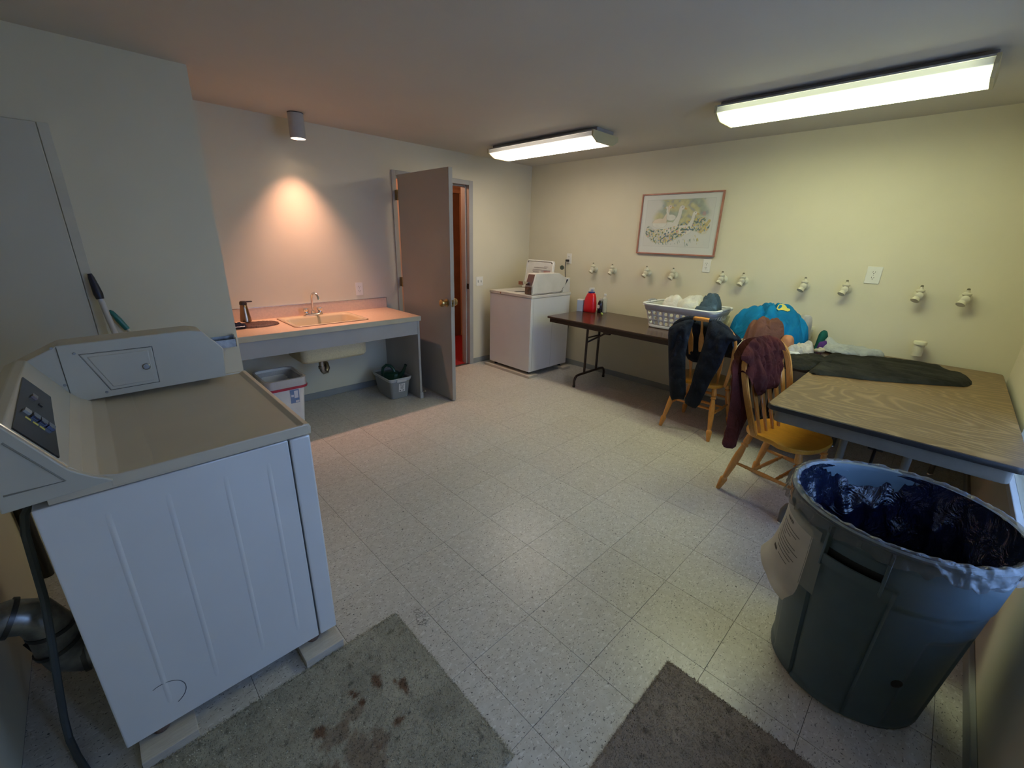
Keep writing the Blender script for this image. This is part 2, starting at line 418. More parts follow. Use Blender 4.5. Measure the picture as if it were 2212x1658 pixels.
# baseboards
def basebd(name, x0, x1, y0, y1): struct(put(name, MB().box(x0, x1, y0, y1, 0, .063, .003, 1), BASEM))
basebd('baseboard_back', .2, 1.835, YF-.008, YF)
basebd('baseboard_corner', 2.81, XR-.001, YF-.008, YF)
basebd('baseboard_right', XR-.008, XR, YN+.001, YF-.009)
basebd('baseboard_near', EX1+.046, XR-.009, YN, YN+.018)
d4 = MB()
for a in ((EX0-.045, EX0+.012, 0, EZ+.045), (EX1-.012, EX1+.045, 0, EZ+.045), (EX0+.012, EX1-.012, EZ-.012, EZ+.045)): d4.box(a[0], a[1], YN-.136, YN+.016, a[2], a[3], .003)
dr4 = struct(put('door_4', d4, GREYP)); put('door_slab', MB().box(EX0+.013, -.02, YN-.10, YN-.06, .01, EZ-.013, .002), GREYP, dr4)  # unseen slab added to narrow the opening and cut the daylight
wallpart('ground_outside', [(-8, 10, -9, YN-.12, -.2, -.02)], mat('concrete', (.34, .33, .31), .9))
# window in the near wall, over the bin and the long table's end
win = struct(put('window_1', MB().box(WX0+.03, WX1-.03, YN-.075, YN-.07, WZ0+.03, WZ1-.03), mat('clear_pane', (.9, .95, 1), .02, trans=1)))
fr = MB()
for a in ((WX0, WX0+.04, WZ0, WZ1), (WX1-.04, WX1, WZ0, WZ1), (WX0, WX1, WZ0, WZ0+.04), (WX0, WX1, WZ1-.04, WZ1), ((WX0+WX1)/2-.02, (WX0+WX1)/2+.02, WZ0, WZ1)):
    fr.box(a[0], a[1], YN-.1, YN-.05, a[2], a[3], .003)
put('window_frame', fr, WPL, win)
put('window_sill', MB().box(WX0-.03, WX1+.03, YN-.05, YN+.022, WZ0-.035, WZ0-.001, .004), WPL, win)

# ------------------------------------------------------------ doorway, door and the hall beyond
d1 = MB()
for a in ((DX0-.045, DX0, YF-.016, YF+.136, 0, DZ+.045), (DX1, DX1+.055, YF-.016, YF+.136, 0, DZ+.045), (DX0, DX1, YF-.016, YF+.136, DZ, DZ+.045)):
    d1.box(*a, bev=.003)
for a in ((DX0, DX0+.012, YF+.04, YF+.10, 0, DZ), (DX1-.014, DX1, YF+.04, YF+.10, 0, DZ), (DX0, DX1, YF+.04, YF+.10, DZ-.014, DZ)):
    d1.box(*a, bev=.002)
door1 = struct(put('door_1', d1, GREYP))
put('strike_plate', MB().box(DX1-.003, DX1+.0, YF-.002, YF+.03, .92, .98), mat('dark_bronze', (.06, .04, .03), .4, .8), door1)
LX0, LX1, LY0, LY1 = 1.838, 1.878, 1.873, 2.675
leaf = put('door_leaf', MB().box(LX0, LX1, LY0, LY1, .012, 2.03, .0015, 1), mat('door_paint', (.34, .325, .30), .42, bump=(140, .1), var=(2, .03)), door1)
for z in (.22, 1.05, 1.86):
    put('hinge', MB().box(LX1-.022, LX1-.018, LY1-.001, YF+.02, z-.045, z+.045).lathe([(.006, z-.048), (.006, z+.048)], 10, TR(LX1-.020, LY1+.045, 0)), BRASS, door1)
knp = [(.036, 0), (.036, .004), (.014, .009), (.013, .026), (.026, .034), (.034, .048), (.031, .062), (.014, .070), (0, .071)]
put('door_knob', MB().lathe(knp, 24, TR(LX0, LY0+.065, .935, ry=-PI/2)), BRASS, door1)
put('door_knob', MB().lathe(knp, 24, TR(LX1, LY0+.065, .935, ry=PI/2)), BRASS, door1)
put('latch_plate', MB().box(LX0+.009, LX1-.009, LY0-.0015, LY0+.001, .905, .965).box(LX0+.014, LX1-.014, LY0-.008, LY0, .926, .944), BRASS, door1)
HALLW = mat('hall_wall_paint', (.55, .36, .24), .7, var=(2, .04))
wallpart('wall_hall', [(1.2, 4.3, 4.17, 4.27, 0, 2.4), (1.1, 1.2, YF+.12, 4.27, 0, 2.4), (4.2, 4.3, YF+.12, 4.27, 0, 2.4), (3.8705, 4.3, YF, YF+.12, 0, 2.4)], HALLW)
wallpart('ceiling_hall', [(1.1, 4.3, YF+.12, 4.27, 2.4, 2.5)], HALLW)
CARR = mat('red_carpet', (.30, .008, .012), .95, bump=(300, .5), var=(60, .2))
wallpart('floor_hall', [(1.1, 4.3, YF+.06, 4.27, -.05, .001)], CARR)
d2 = struct(put('door_2', MB().box(3.70, 3.745, 4.12, 4.168, 0, 2.14).box(2.81, 2.86, 4.12, 4.168, 0, 2.14).box(2.86, 3.70, 4.12, 4.168, 2.095, 2.14), HALLW))
put('door_slab', MB().box(2.865, 3.695, 4.145, 4.168, .01, 2.09, .003), mat('brown_hall_door', (.22, .12, .07), .5), d2)

# closet door on the partition, left of the leaning mop
d3 = struct(put('door_3', MB().box(-.449+.003, -.405, 2.000, 2.0085, 0, 1.955, .002), mat('door_casing_paint', (.55, .52, .42), .6)))
put('door_slab', MB().box(XL+.002, -.449, 1.978, 2.006, .01, 1.952, .003), mat('closet_door_paint', (.50, .48, .40), .55, var=(1.5, .03)), d3)

# ------------------------------------------------------------ ceiling lights
def fixture(label, cx, y0, y1, m, endm, group='wraparound ceiling lights'):
    cy = (y0+y1)/2
    t = thing('ceiling_light', label, 'ceiling light', (cx, cy, H), 0, group)
    L = (y1-y0)/2
    put('housing', MB().box(-.115, .115, -L+.01, L-.01, -.045, 0, .004), mat('dim_white_metal', (.32, .31, .32), .5), t, local=True)
    put('glow_shield', MB().box(-.172, .172, -L+.014, L-.014, -.0385, -.030, .001), mat('glow_shield_grey', (.40, .40, .40), .5), t, local=True)  # plate added to keep the lens top from lighting the ceiling
    prof = [(-.17, -.0395), (-.17, -.066), (-.10, -.104), (.10, -.104), (.17, -.066), (.17, -.0395)]
    mb = MB(); mb.prism([(x, z) for x, z in prof], -L+.014, L-.014, 'y', .003)
    put('diffuser', mb, m, t, local=True)
    big = [(x*1.03, z-.004 if z < -.05 else z+.01) for x, z in prof]
    for s in (-1, 1):
        put('end_cap', MB().prism(big+[], s*L-.016 if s > 0 else -L, s*L if s > 0 else -L+.016, 'y', .002), endm, t, local=True)
    return t
CAPM = mat('cream_end_cap', (.56, .50, .30), .5, var=(9, .05))
fixture('small dimmer fluorescent ceiling light near the room corner, above the washer side', 2.775, 1.03, 2.27, emis('diffuser_dim', (1, .87, .70), EM1, longl=1.24, soft=.25), CAPM)
fixture('long brilliantly lit fluorescent ceiling light above the picture and long tables', 2.76, -1.10, .11, emis('diffuser_bright', (.93, 1, .60), EM2, longl=1.21, soft=.10), CAPM)
t = thing('downlight', 'small grey cylinder spotlight on the ceiling over the sink', 'spotlight', (.94, 2.55, H))
put('can', MB().lathe([(.052, 0), (.055, -.006), (.055, -.172), (.051, -.172), (.049, -.12), (.046, -.10)], 32, cap=False), mat('can_grey', (.42, .42, .41), .5), t, local=True)
put('rim', MB().lathe([(.056, -.001), (.056, -.006), (.05, -.006), (.05, -.001)], 32, cap=False), BLACK, t, local=True)
put('bulb', MB().lathe([(0, -.105), (.03, -.106), (.041, -.112), (.044, -.125), (.040, -.100), (.02, -.07), (0, -.069)], 24), mat('bulb_glow', (1, .9, .8), .4, emit=((1, .78, .60), 9)), t, local=True)

# ------------------------------------------------------------ dryer
D0, D1 = .14, .885
dry = thing('clothes_dryer', 'white front-loading coin dryer in the near left, seen from its side', 'dryer', (-.33, .5, 0))
sp = MB()                       # ribbed side panels
sp.box(-.63, -.0785, D0+.004, D1-.004, .055, .874, .004)
for xr in (-.513, -.392, -.258, -.144):
    for yy in (D0+.0035,):
        sp.grid(7, 24, lambda a, b, xr=xr, yy=yy: (xr-.007+.014*a, yy-.0016*math.sin(PI*a)*sstep(0, .08, b)*sstep(0, .08, 1-b)+.0006, .13+.69*b))
put('cabinet', sp, APP, dry)
put('knockout_ring', MB().tube([(-.52+.05*math.cos(a), D0+.0036, .165+.05*math.sin(a)) for a in [(-1.1+i*.1) for i in range(32)]], .0011, 5), mat('seam_shadow', (.10, .11, .12), .8), dry)
put('front_panel', MB().box(-.0745, -.012, D0+.002, D1-.002, .055, .874, .006), APP, dry)
tp = [(-.008, .878), (-.006, .902), (-.012, .9135), (-.026, .916), (-.042, .909), (-.40, .9085), (-.47, .912), (-.505, .922), (-.53, .940), (-.548, .962), (-.60, .962), (-.60, .878)]
put('top_panel', MB().prism(tp, D0+.001, D1, 'y', .0015), APPT, dry, ang=50)
for a in ((D0, D0+.012, .913), (D1-.012, D1, .916)): put('top_lip', MB().box(-.49, -.012, a[0], a[1], .88, a[2], .004), APPT, dry)
cp = [(-.548, .962), (-.6195, 1.090), (-.640, 1.094), (-.668, 1.080), (-.668, .895), (-.60, .895), (-.55, .93)]
put('console', MB().prism(cp, D0+.006, .79, 'y', .003), CONS, dry)
ec = [(-.668, .893), (-.483, .903), (-.492, .914), (-.512, .926), (-.532, .943), (-.549, .960), (-.6215, 1.091), (-.640, 1.096), (-.668, 1.084)]
put('console_end_cap', MB().prism(ec, D0-.012, D0+.006, 'y', .003), CONS, dry)
put('end_cap_recess', MB().tube([(-.655, D0-.0125, .935), (-.56, D0-.0125, .935), (-.628, D0-.0125, 1.055)], .0022, 5), mat('recess_shadow', (.22, .21, .18), .7), dry)
put('chrome_trim', MB().tube([(-.5525, D0-.006, .964), (-.6245, D0-.006, 1.0945)], .0045, 8), CHROME, dry)
# slanted dark control glass; a = along y, b = up the slope
sx, sz = -.0715, .128; sl = math.hypot(sx, sz); ux, uz = sx/sl, sz/sl; nx_, nz_ = uz, -ux
def slant(y, b, off=0): return (-.548+ux*b+nx_*off, y, .962+uz*b+nz_*off)
def slab(y0, y1, b0, b1, h0, h1, bev=.0008):
    mb = MB(); b = bmesh.new(); V = []
    for y in (y0, y1):
        for bb in (b0, b1):
            for hh in (h0, h1): V.append(b.verts.new(slant(y, bb, hh)))
    for f in ((0, 1, 3, 2), (4, 6, 7, 5), (0, 4, 5, 1), (2, 3, 7, 6), (0, 2, 6, 4), (1, 5, 7, 3)): b.faces.new([V[i] for i in f])
    bmesh.ops.recalc_face_normals(b, faces=b.faces[:]); bmesh.ops.bevel(b, geom=b.edges[:], offset=bev, segments=1, affect='EDGES')
    return mb.add(b)
mb = MB(); b = bmesh.new(); V = []
for y, b0, b1 in ((.150, .026, .130), (.575, .062, .142)):
    for bb in (b0, b1):
        for hh in (-.001, .0035): V.append(b.verts.new(slant(y, bb, hh)))
for f in ((0, 1, 3, 2), (4, 6, 7, 5), (0, 4, 5, 1), (2, 3, 7, 6), (0, 2, 6, 4), (1, 5, 7, 3)): b.faces.new([V[i] for i in f])
bmesh.ops.recalc_face_normals(b, faces=b.faces[:]); mb.add(b); put('control_glass', mb, GLASSB, dry)
NVY = mat('navy_button', (.008, .012, .07), .12, coat=1)
for b0 in (.047, .066, .085): put('button', slab(.288, .318, b0, b0+.017, .003, .011), NVY, dry)
put('button', slab(.292, .315, .106, .122, .003, .010), mat('grey_button', (.4, .4, .38), .2), dry)
put('button', slab(.445, .470, .098, .112, .003, .009), mat('red_grey_button', (.20, .14, .14), .2, coat=.5), dry)
put('indicator', slab(.424, .438, .080, .090, .003, .006), BLACK, dry)
for b0 in (.100, .082, .066): put('status_mark', slab(.262, .272, b0, b0+.013, .0034, .0042, .0001), mat('yellow_print', (.60, .56, .12), .5), dry)
bx = [(-.653, 1.070), (-.545, 1.125), (-.187, 1.132), (-.152, 1.124), (-.092, 1.046), (-.102, .930), (-.55, .925), (-.575, .945)]
cb = put('coin_box', MB().prism(bx, .79, .905, 'y', .004), CONS, dry)
put('box_seam', MB().tube([(-.5465, .7895, 1.121), (-.5485, .7895, .932)], .0013, 5), mat('seam_brown', (.12, .11, .09), .8), dry)
cdp = [(-.500, 1.088), (-.309, 1.087), (-.312, .952), (-.448, .950)]
def inset(P, k):
    cx = sum(p[0] for p in P)/len(P); cz = sum(p[1] for p in P)/len(P); return [(cx+(x-cx)*k, cz+(z-cz)*k) for x, z in P]
put('coin_door_seam', MB().tube([(x, .7895, z) for x, z in cdp], .0012, 5, closed=True), MATS['seam_brown'], dry)
cdo = put('coin_door', MB().prism(inset(cdp, .97), .7875, .792, 'y', .0015).prism(inset(cdp, .84), .7845, .79, 'y', .003), CONS, dry)
put('lock', MB().lathe([(.011, 0), (.012, .003), (.009, .005), (.009, .003), (.005, .003), (.005, .006), (0, .006)], 20, TR(-.338, .7845, 1.018, rx=PI/2)), STEEL, cdo)
for a in ((-.554, .991), (-.557, 1.119), (-.510, 1.093), (-.46, .945)):
    put('screw', MB().lathe([(.0045, 0), (.004, .0025), (0, .003)], 10, TR(a[0], .79, a[1], rx=PI/2)), STEEL, dry)
for xx in (-.095, -.55):
    for yy in (.17, .84):
        put('foot', MB().lathe([(.022, .036), (.024, .040), (.018, .052), (.010, .052), (.010, .06)], 16, TR(xx, yy, 0)), mat('rusty_foot', (.12, .07, .05), .7), dry)
for k, x0 in enumerate((-.150, -.606)):
    lab = ('pale flat board on the floor under the front feet of the dryer', 'pale flat board on the floor under the rear feet of the dryer')[k]
    tag(put('support_board', MB().box(x0, x0+.136, .085, .93, .0, .034, .002), BOARD, loc=(x0+.068, .5, 0)), lab, 'board', 'boards under the dryer')
# duct, cord, pipe behind the dryer
def ringed(path, r, step=3):
    P = [Vector(p) for p in path]; return P
dpts = [(XL+.002, .50, .395), (-.80, .50, .395), (-.755, .50, .37), (-.735, .50, .31), (-.735, .50, .24), (-.725, .50, .19), (-.69, .50, .16), (-.632, .50, .16)]
duct = thing('exhaust_duct', 'silvery metal exhaust elbow running from the wall behind the dryer', 'duct', (-.74, .5, .16))
put('duct_elbow', MB().tube(dpts, [.052, .052, .053, .054, .053, .053, .052, .052], 20), STEEL, duct)
for i in (1, 3, 4, 6):
    a, b = Vector(dpts[i]), Vector(dpts[min(i+1, 7)]); d = (b-a).normalized()*.006
    put('crimp_ring', MB().tube([a-d, a, a+d], .0575, 20), mat('dark_steel', (.12, .12, .12), .4, 1), duct)
tag(put('power_cord', MB().tube([(-.632, .42, .79), (-.655, .39, .795), (-.675, .36, .77), (-.684, .35, .72), (-.690, .35, .63), (-.698, .35, .51), (-.712, .35, .40), (-.726, .35, .30), (-.742, .35, .18), (-.755, .35, .08), (-.755, .32, .03), (-.742, .26, .011), (-.72, .18, .010), (-.70, .10, .010)], .009, 8), mat('grey_cord', (.08, .09, .09), .6), loc=(-.63, .42, .8)), 'thick grey power cord hanging behind the white dryer', 'cord')
tag(put('black_pipe', MB().lathe([(.022, 0), (.022, 1.05), (.0, 1.05)], 16, TR(-.835, 1.33, 0)), BLACK, loc=(-.835, 1.33, 0)), 'black vertical pipe standing at the wall behind the dryer', 'pipe')
tag(put('gas_hose', MB().tube([(-.632, .75, .10), (-.69, .72, .05), (-.75, .66, .02), (-.80, .68, .04), (-.845, .74, .12)], .008, 8), BLACK, loc=(-.632, .75, .1)), 'thin black hose curling on the floor behind the dryer', 'hose')

# ------------------------------------------------------------ sink counter
CZ, CY, CX0, CX1 = .803, 2.135, .2, 1.685
sc = thing('sink_counter', 'long almond laminate counter with grey apron, holding the sink', 'counter', (.94, 2.45, 0))
SX0, SX1, SY0, SY1 = .655, 1.225, 2.265, 2.685     # sink cut-out
wt = MB()
for a in ((CX0+.001, SX0, CY, YF-.001), (SX1, CX1, CY, YF-.001), (SX0, SX1, CY, SY0), (SX0, SX1, SY1, YF-.001)): wt.box(a[0], a[1], a[2], a[3], CZ-.038, CZ)
wm = wt
put('worktop', wm, LAMT, sc)
put('front_edge', MB().box(CX0+.001, CX1+.001, CY-.004, CY, CZ-.042, CZ-.0015, .001).box(CX1, CX1+.004, CY, YF-.001, CZ-.042, CZ-.0015, .001), mat('almond_edge', (.50, .45, .32), .5), sc)
put('backsplash', MB().box(CX0+.001, CX1, YF-.02, YF-.0005, CZ, CZ+.098, .001), LAMT, sc)
put('metal_trim', MB().box(CX0+.001, CX1+.002, YF-.0225, YF-.0005, CZ+.098, CZ+.1015).box(CX1, CX1+.003, YF-.0225, YF-.0005, CZ, CZ+.1), CHROME, sc)
put('apron', MB().box(CX0+.002, CX1-.03, CY+.016, CY+.034, CZ-.168, CZ-.0395), GREYP, sc)
put('side_panel', MB().box(CX1-.03, CX1-.008, CY+.012, YF-.001, 0, CZ-.0395, .001), GREYP, sc)
put('panel_shoe', MB().box(CX1-.036, CX1-.002, CY+.004, CY+.06, .0, .06, .002), GREYP, sc)
tag(put('door_stop', MB().lathe([(.006, 0), (.006, .03), (.011, .031), (.011, .045), (0, .046)], 12, TR(CX1-.006, CY+.03, .05, ry=PI/2)), CHROME, loc=(CX1-.006, CY+.03, .05)), 'tiny chrome door stop at the foot of the counter end panel', 'door stop')
snk = thing('sink', 'single-bowl almond sink set into the laminate counter', 'sink', (.94, 2.475, CZ))
def rr(cx, cy, hx, hy, r, n=6):
    P = []
    for (sx_, sy_, a0) in ((1, 1, 0), (-1, 1, PI/2), (-1, -1, PI), (1, -1, 3*PI/2)):
        for i in range(n+1):
            a = a0+PI/2*i/n; P.append((cx+sx_*(hx-r)+r*math.cos(a), cy+sy_*(hy-r)+r*math.sin(a)))
    return P
def loft(mb, rings, cap0=False, cap1=False):
    b = bmesh.new(); R = [[b.verts.new(p) for p in r] for r in rings]; n = len(R[0])
    for a, c in zip(R, R[1:]):
        for i in range(n): b.faces.new((a[i], a[(i+1) % n], c[(i+1) % n], c[i]))
    if cap0: b.faces.new(R[0][::-1])
    if cap1: b.faces.new(R[-1])
    bmesh.ops.recalc_face_normals(b, faces=b.faces[:]); return mb.add(b)
def rz(P, z): return [(x, y, z) for x, y in P]
cxs, cys = .94, 2.475
rings = [rz(rr(cxs, cys, .302, .238, .04), CZ+.001), rz(rr(cxs, cys, .300, .236, .04), CZ+.006), rz(rr(cxs, cys, .288, .224, .04), CZ+.0075),
         rz(rr(cxs, 2.455, .270, .186, .045), CZ+.005), rz(rr(cxs, 2.455, .263, .179, .045), CZ-.01), rz(rr(cxs, 2.455, .248, .166, .05), CZ-.15), rz(rr(cxs, 2.455, .22, .14, .05), CZ-.175), rz(rr(cxs, 2.455, .03, .03, .029), CZ-.180)]
put('basin', loft(MB(), rings, False, True), SINKM, snk, ang=60)
und = [rz(rr(cxs, 2.455, .282, .188, .05), CZ-.04), rz(rr(cxs, 2.455, .276, .186, .05), CZ-.29), rz(rr(cxs, 2.455, .262, .172, .05), CZ-.312), rz(rr(cxs, 2.455, .05, .05, .049), CZ-.315)]
put('bowl_underside', loft(MB(), und, False, True), SINKU, snk, ang=60)
put('rim_band', MB().tube([(x, y, CZ+.002) for x, y in rr(cxs, cys, .303, .239, .04)], .0028, 6, closed=True), mat('brown_rim', (.22, .12, .07), .5), snk)
put('drain', MB().lathe([(0, 0), (.03, 0), (.034, .003), (.036, 0)], 20, TR(cxs, 2.455, CZ-.178)), CHROME, snk)
tr_ = [(.86, 2.42, CZ-.315), (.86, 2.42, CZ-.40), (.862, 2.42, CZ-.425), (.875, 2.425, CZ-.443), (.895, 2.43, CZ-.443), (.91, 2.44, CZ-.42), (.912, 2.46, CZ-.39), (.912, 2.6, CZ-.38), (.912, YF, CZ-.38)]
put('drain_trap', MB().tube(tr_, .023, 14).lathe([(.036, 0), (.036, .02)], 16, TR(.86, 2.42, CZ-.335)).lathe([(.029, 0), (.029, .022)], 16, TR(.86, 2.42, CZ-.41)), mat('dull_chrome', (.35, .33, .31), .25, 1), snk)
fc = thing('faucet', 'chrome gooseneck faucet with two round handles behind the sink', 'faucet', (.935, 2.678, CZ+.006))
put('faucet_base', MB().box(-.075, .075, -.024, .024, 0, .018, .006), CHROME, fc, local=True)
put('spout', MB().tube([(0, 0, .018), (0, 0, .06), (0, 0, .14), (0, -.004, .165), (.006, -.018, .188), (.014, -.038, .196), (.022, -.058, .188), (.028, -.072, .168), (.031, -.078, .142)], .0095, 12).lathe([(.018, .018), (.018, .04), (.011, .045)], 16), CHROME, fc, local=True)
for s in (-1, 1):
    put('handle', MB().lathe([(.020, .016), (.020, .026), (.014, .030), (.020, .040), (.025, .050), (.024, .062), (.012, .068), (0, .069)], 12, TR(s*.058, 0, 0)), CHROME, fc, local=True)
sd = thing('soap_dispenser', 'brown metallic pump soap dispenser at the left end of the counter', 'soap dispenser', (.385, 2.56, CZ+.028))
BRZ = mat('bronze_metal', (.30, .19, .12), .22, 1, var=(10, .1))
put('bottle', MB().lathe([(.036, 0), (.039, .004), (.037, .03), (.028, .10), (.024, .125), (.022, .13), (0, .13)], 24), BRZ, sd, local=True)
put('pump_head', MB().lathe([(.025, .13), (.026, .136), (.024, .150), (.018, .158), (0, .159)], 24).box(0, .062, -.009, .009, .146, .156, .004), mat('dark_bronze_plastic', (.035, .022, .016), .35), sd, local=True)
heap('dark_dish', 'dark brown woven dish mat under the soap dispenser', [(.28+.14*1.15+.16*math.cos(a), 2.50+.105*math.sin(a)) for a in [i*PI/9 for i in range(18)]], CZ+.0005, .022, mat('woven_brown', (.10, .045, .035), .6, bump=(120, .8), var=(80, .5)), s=.01, f=60, amp=.006, seed=3, cat='mat', power=.3)
heap('navy_cloth', 'small navy cloth with white zigzag edge on the counter end', [(.205, 2.42), (.34, 2.40), (.37, 2.46), (.30, 2.52), (.21, 2.53)], CZ+.012, .03, fabric('navy_cotton', (.012, .016, .035)), s=.008, f=30, amp=.014, seed=4, cat='cloth')
tag(put('zigzag_ribbon', MB().tube([(.205+.012*i, 2.398+.006*(i % 2), CZ+.022) for i in range(12)], .003, 5), WPL, loc=(.27, 2.4, CZ+.022)), 'white zigzag ribbon along the edge of the navy cloth', 'ribbon')

# under the counter
bn = thing('waste_bin', 'white plastic waste bin with clear liner under the counter', 'waste bin', (.47, 2.24, 0))
def tub(rings): return rings
def rrl(hx, hy, r, z): return [(x, y, z) for x, y in rr(0, 0, hx, hy, r)]
put('body', loft(MB(), [rrl(.10, .13, .04, .002), rrl(.135, .175, .05, .44), rrl(.131, .171, .05, .44), rrl(.098, .128, .04, .02)], False, True), WPL, bn, local=True)
put('rim', loft(MB(), [rrl(.141, .181, .055, .436), rrl(.146, .186, .058, .448), rrl(.144, .184, .056, .462), rrl(.130, .170, .05, .462), rrl(.129, .169, .05, .445)]), WPL, bn, local=True)
LIN = N('clear_liner'); LIN.b.inputs['Base Color'].default_value = (.62, .6, .6, 1); LIN.b.inputs['Roughness'].default_value = .25; LIN.b.inputs['Alpha'].default_value = .55
LIN.bump(LIN.noise(LIN.coord((3, 3, 1)), 30, 4), .6, .006)
put('liner', loft(MB(), [[(x*1.03, y*1.03, .40+.004*math.sin(9*x+70*y)) for x, y, z in rrl(.142, .182, .05, .4)], rrl(.146, .186, .05, .464), rrl(.132, .172, .05, .466), rrl(.12, .16, .05, .30), rrl(.10, .13, .05, .06)], False, True), LIN.m, bn, local=True)
put('drawstring', loft(MB(), [rrl(.149, .189, .055, .385), rrl(.151, .191, .055, .402), rrl(.147, .187, .055, .404)]), mat('red_plastic_band', (.42, .03, .06), .35), bn, local=True)
def onwall(x0, x1, z0, z1, h0, h1, H_, off, side=-1):
    return lambda a, b: (x0+(x1-x0)*a, side*(h0+(h1-h0)*(z0+(z1-z0)*b)/H_+off), z0+(z1-z0)*b)
put('sticker', MB().grid(3, 3, onwall(.012, .075, .265, .375, .13, .175, .44, .0015)), mat('sticker_blue', (.16, .24, .42), .4), bn, local=True)
put('sticker_print', MB().grid(2, 2, onwall(.040, .068, .305, .365, .13, .175, .44, .0025)).grid(2, 2, onwall(.018, .036, .318, .335, .13, .175, .44, .0025)).grid(2, 2, onwall(.046, .072, .268, .285, .13, .175, .44, .0025)), mat('sticker_white', (.7, .68, .7), .5), bn, local=True)
cr = thing('storage_tub', 'translucent plastic tub under the right end of the counter', 'tub', (1.515, 2.43, 0), -.04)
k = N('milky_plastic'); k.b.inputs['Base Color'].default_value = (.40, .42, .42, 1); k.b.inputs['Roughness'].default_value = .3; k.b.inputs['Alpha'].default_value = .55
CLR = k.m
put('body', loft(MB(), [rrl(.088, .155, .03, .003), rrl(.110, .185, .035, .195), rrl(.107, .182, .035, .195), rrl(.085, .152, .03, .008)], True, True), CLR, cr, local=True)
put('rim', loft(MB(), [rrl(.112, .187, .035, .180), rrl(.114, .189, .035, .182), rrl(.122, .197, .038, .210), rrl(.118, .193, .036, .214), rrl(.108, .183, .035, .208)]), mat('milky_rim', (.50, .51, .50), .35), cr, local=True)
for s in (-1, 1): put('handle', MB().box(-.05, .05, s*.200-.006, s*.200+.006, .178, .208, .004), MATS['milky_rim'], cr, local=True)
put('paper_label', MB().grid(3, 3, onwall(-.02, .045, .07, .155, .155, .185, .195, .0015)), WPL, cr, local=True)
pl_ = MB()
for i, (a, b_) in enumerate(((-.010, .008), (.016, .035), (-.012, .036), (-.005, .03), (-.002, .028), (-.004, .03), (.0, .026), (-.014, .002), (.018, .036))):
    z = (.146, .146, .136, .122, .115, .108, .101, .080, .080)[i]; pl_.grid(2, 2, onwall(a, b_, z-.002 if i > 2 else z-.003, z+.0015 if i < 7 else z+.008, .155, .185, .195, .0025))
put('label_print', pl_, mat('print_grey', (.12, .1, .1), .6), cr, local=True)
put('tub_residue', loft(MB(), [rrl(.083, .150, .03, .009), rrl(.088, .157, .03, .045)], True, True), mat('brown_residue', (.30, .20, .14), .8), cr, local=True)
GRN = mat('dark_green_plastic', (.008, .045, .030), .35, var=(12, .15))
wc = thing('watering_can', 'dark green plastic watering can standing inside the tub', 'watering can', (1.515, 2.43, .05), -.9)
put('can_body', loft(MB(), [[(x, y, z) for x, y in rr(0, 0, hx, hy, min(hx, hy)*.9)] for hx, hy, z in ((.075, .05, 0), (.09, .06, .05), (.09, .06, .12), (.08, .055, .17), (.05, .035, .185))], True, True), GRN, wc, local=True)
put('handle', MB().tube([(-.085, 0, .10), (-.098, 0, .16), (-.085, 0, .215), (-.05, 0, .245), (-.01, 0, .24), (.02, 0, .21), (.03, 0, .18)], .014, 12), GRN, wc, local=True)
put('spout', MB().tube([(.05, 0, .12), (.09, 0, .15), (.12, 0, .19), (.14, 0, .24), (.15, 0, .262)], [.035, .028, .018, .013, .015], 12), GRN, wc, local=True)

# ------------------------------------------------------------ wall plates
def outlet(name, label, plane, a, z, w=.072, h=.118, kind='outlet', group=None, cols=1):
    """plane 'y' = on the back wall (a = x); 'x' = on the right wall (a = y)"""
    M = TR(a, YF-.0002, z) if plane == 'y' else TR(XR-.0002, a, z, rz=-PI/2)
    L = M.to_translation()
    t = thing(name, label, 'switch' if kind == 'switch' else 'outlet', L, 0 if plane == 'y' else -PI/2, group)
    put('cover_plate', MB().box(-w/2, w/2, -.006, 0, -h/2, h/2, .0025), OUTL, t, local=True)
    if kind == 'outlet':
        for s in (-1, 1):
            put('receptacle', MB().lathe([(.0165, 0), (.0165, .0025), (0, .0025)], 20, TR(0, -.0055, s*.020, rx=PI/2)), OUTL, t, local=True)
            put('slots', MB().box(-.008, -.0055, -.0092, -.006, s*.02-.002, s*.02+.008).box(.0055, .008, -.0092, -.006, s*.02-.001, s*.02+.007).lathe([(.0028, 0), (0, .001)], 8, TR(0, -.0082, s*.02-.008, rx=PI/2)), BLACK, t, local=True)
        put('screw', MB().lathe([(.003, 0), (0, .001)], 8, TR(0, -.006, 0, rx=PI/2)), STEEL, t, local=True)
    else:
        for s in (-1, 1):
            put('toggle_slot', MB().box(s*.023-.006, s*.023+.006, -.0068, -.004, -.014, .014), mat('slot_grey', (.25, .24, .22), .6), t, local=True)
            put('toggle', MB().box(s*.023-.004, s*.023+.004, -.015, -.006, -.002, .010, .0015), OUTL, t, local=True)
    return t
outlet('outlet', 'beige wall outlet above the sink counter backsplash, left of the door', 'y', 1.42, 1.0)
outlet('light_switch', 'double toggle light switch between the doorway and the washer', 'y', 2.928, 1.003, .108, .105, 'switch')
outlet('outlet', 'wall outlet above the washer with a dark plug in it', 'x', 2.10, 1.288)
outlet('outlet', 'wall outlet just below the right corner of the framed picture', 'x', .463, 1.304)
outlet('outlet', 'larger wall outlet in the yellowish right stretch of wall, above the valves', 'x', -.77, 1.312, .09, .122)
pc = thing('washer_cord', 'dark power cord plugged into the outlet above the washer', 'cord', (XR-.01, 2.105, 1.26))
put('plug', MB().box(XR-.045, XR-.0095, 2.09, 2.125, 1.252, 1.278, .005), BLACK, pc)
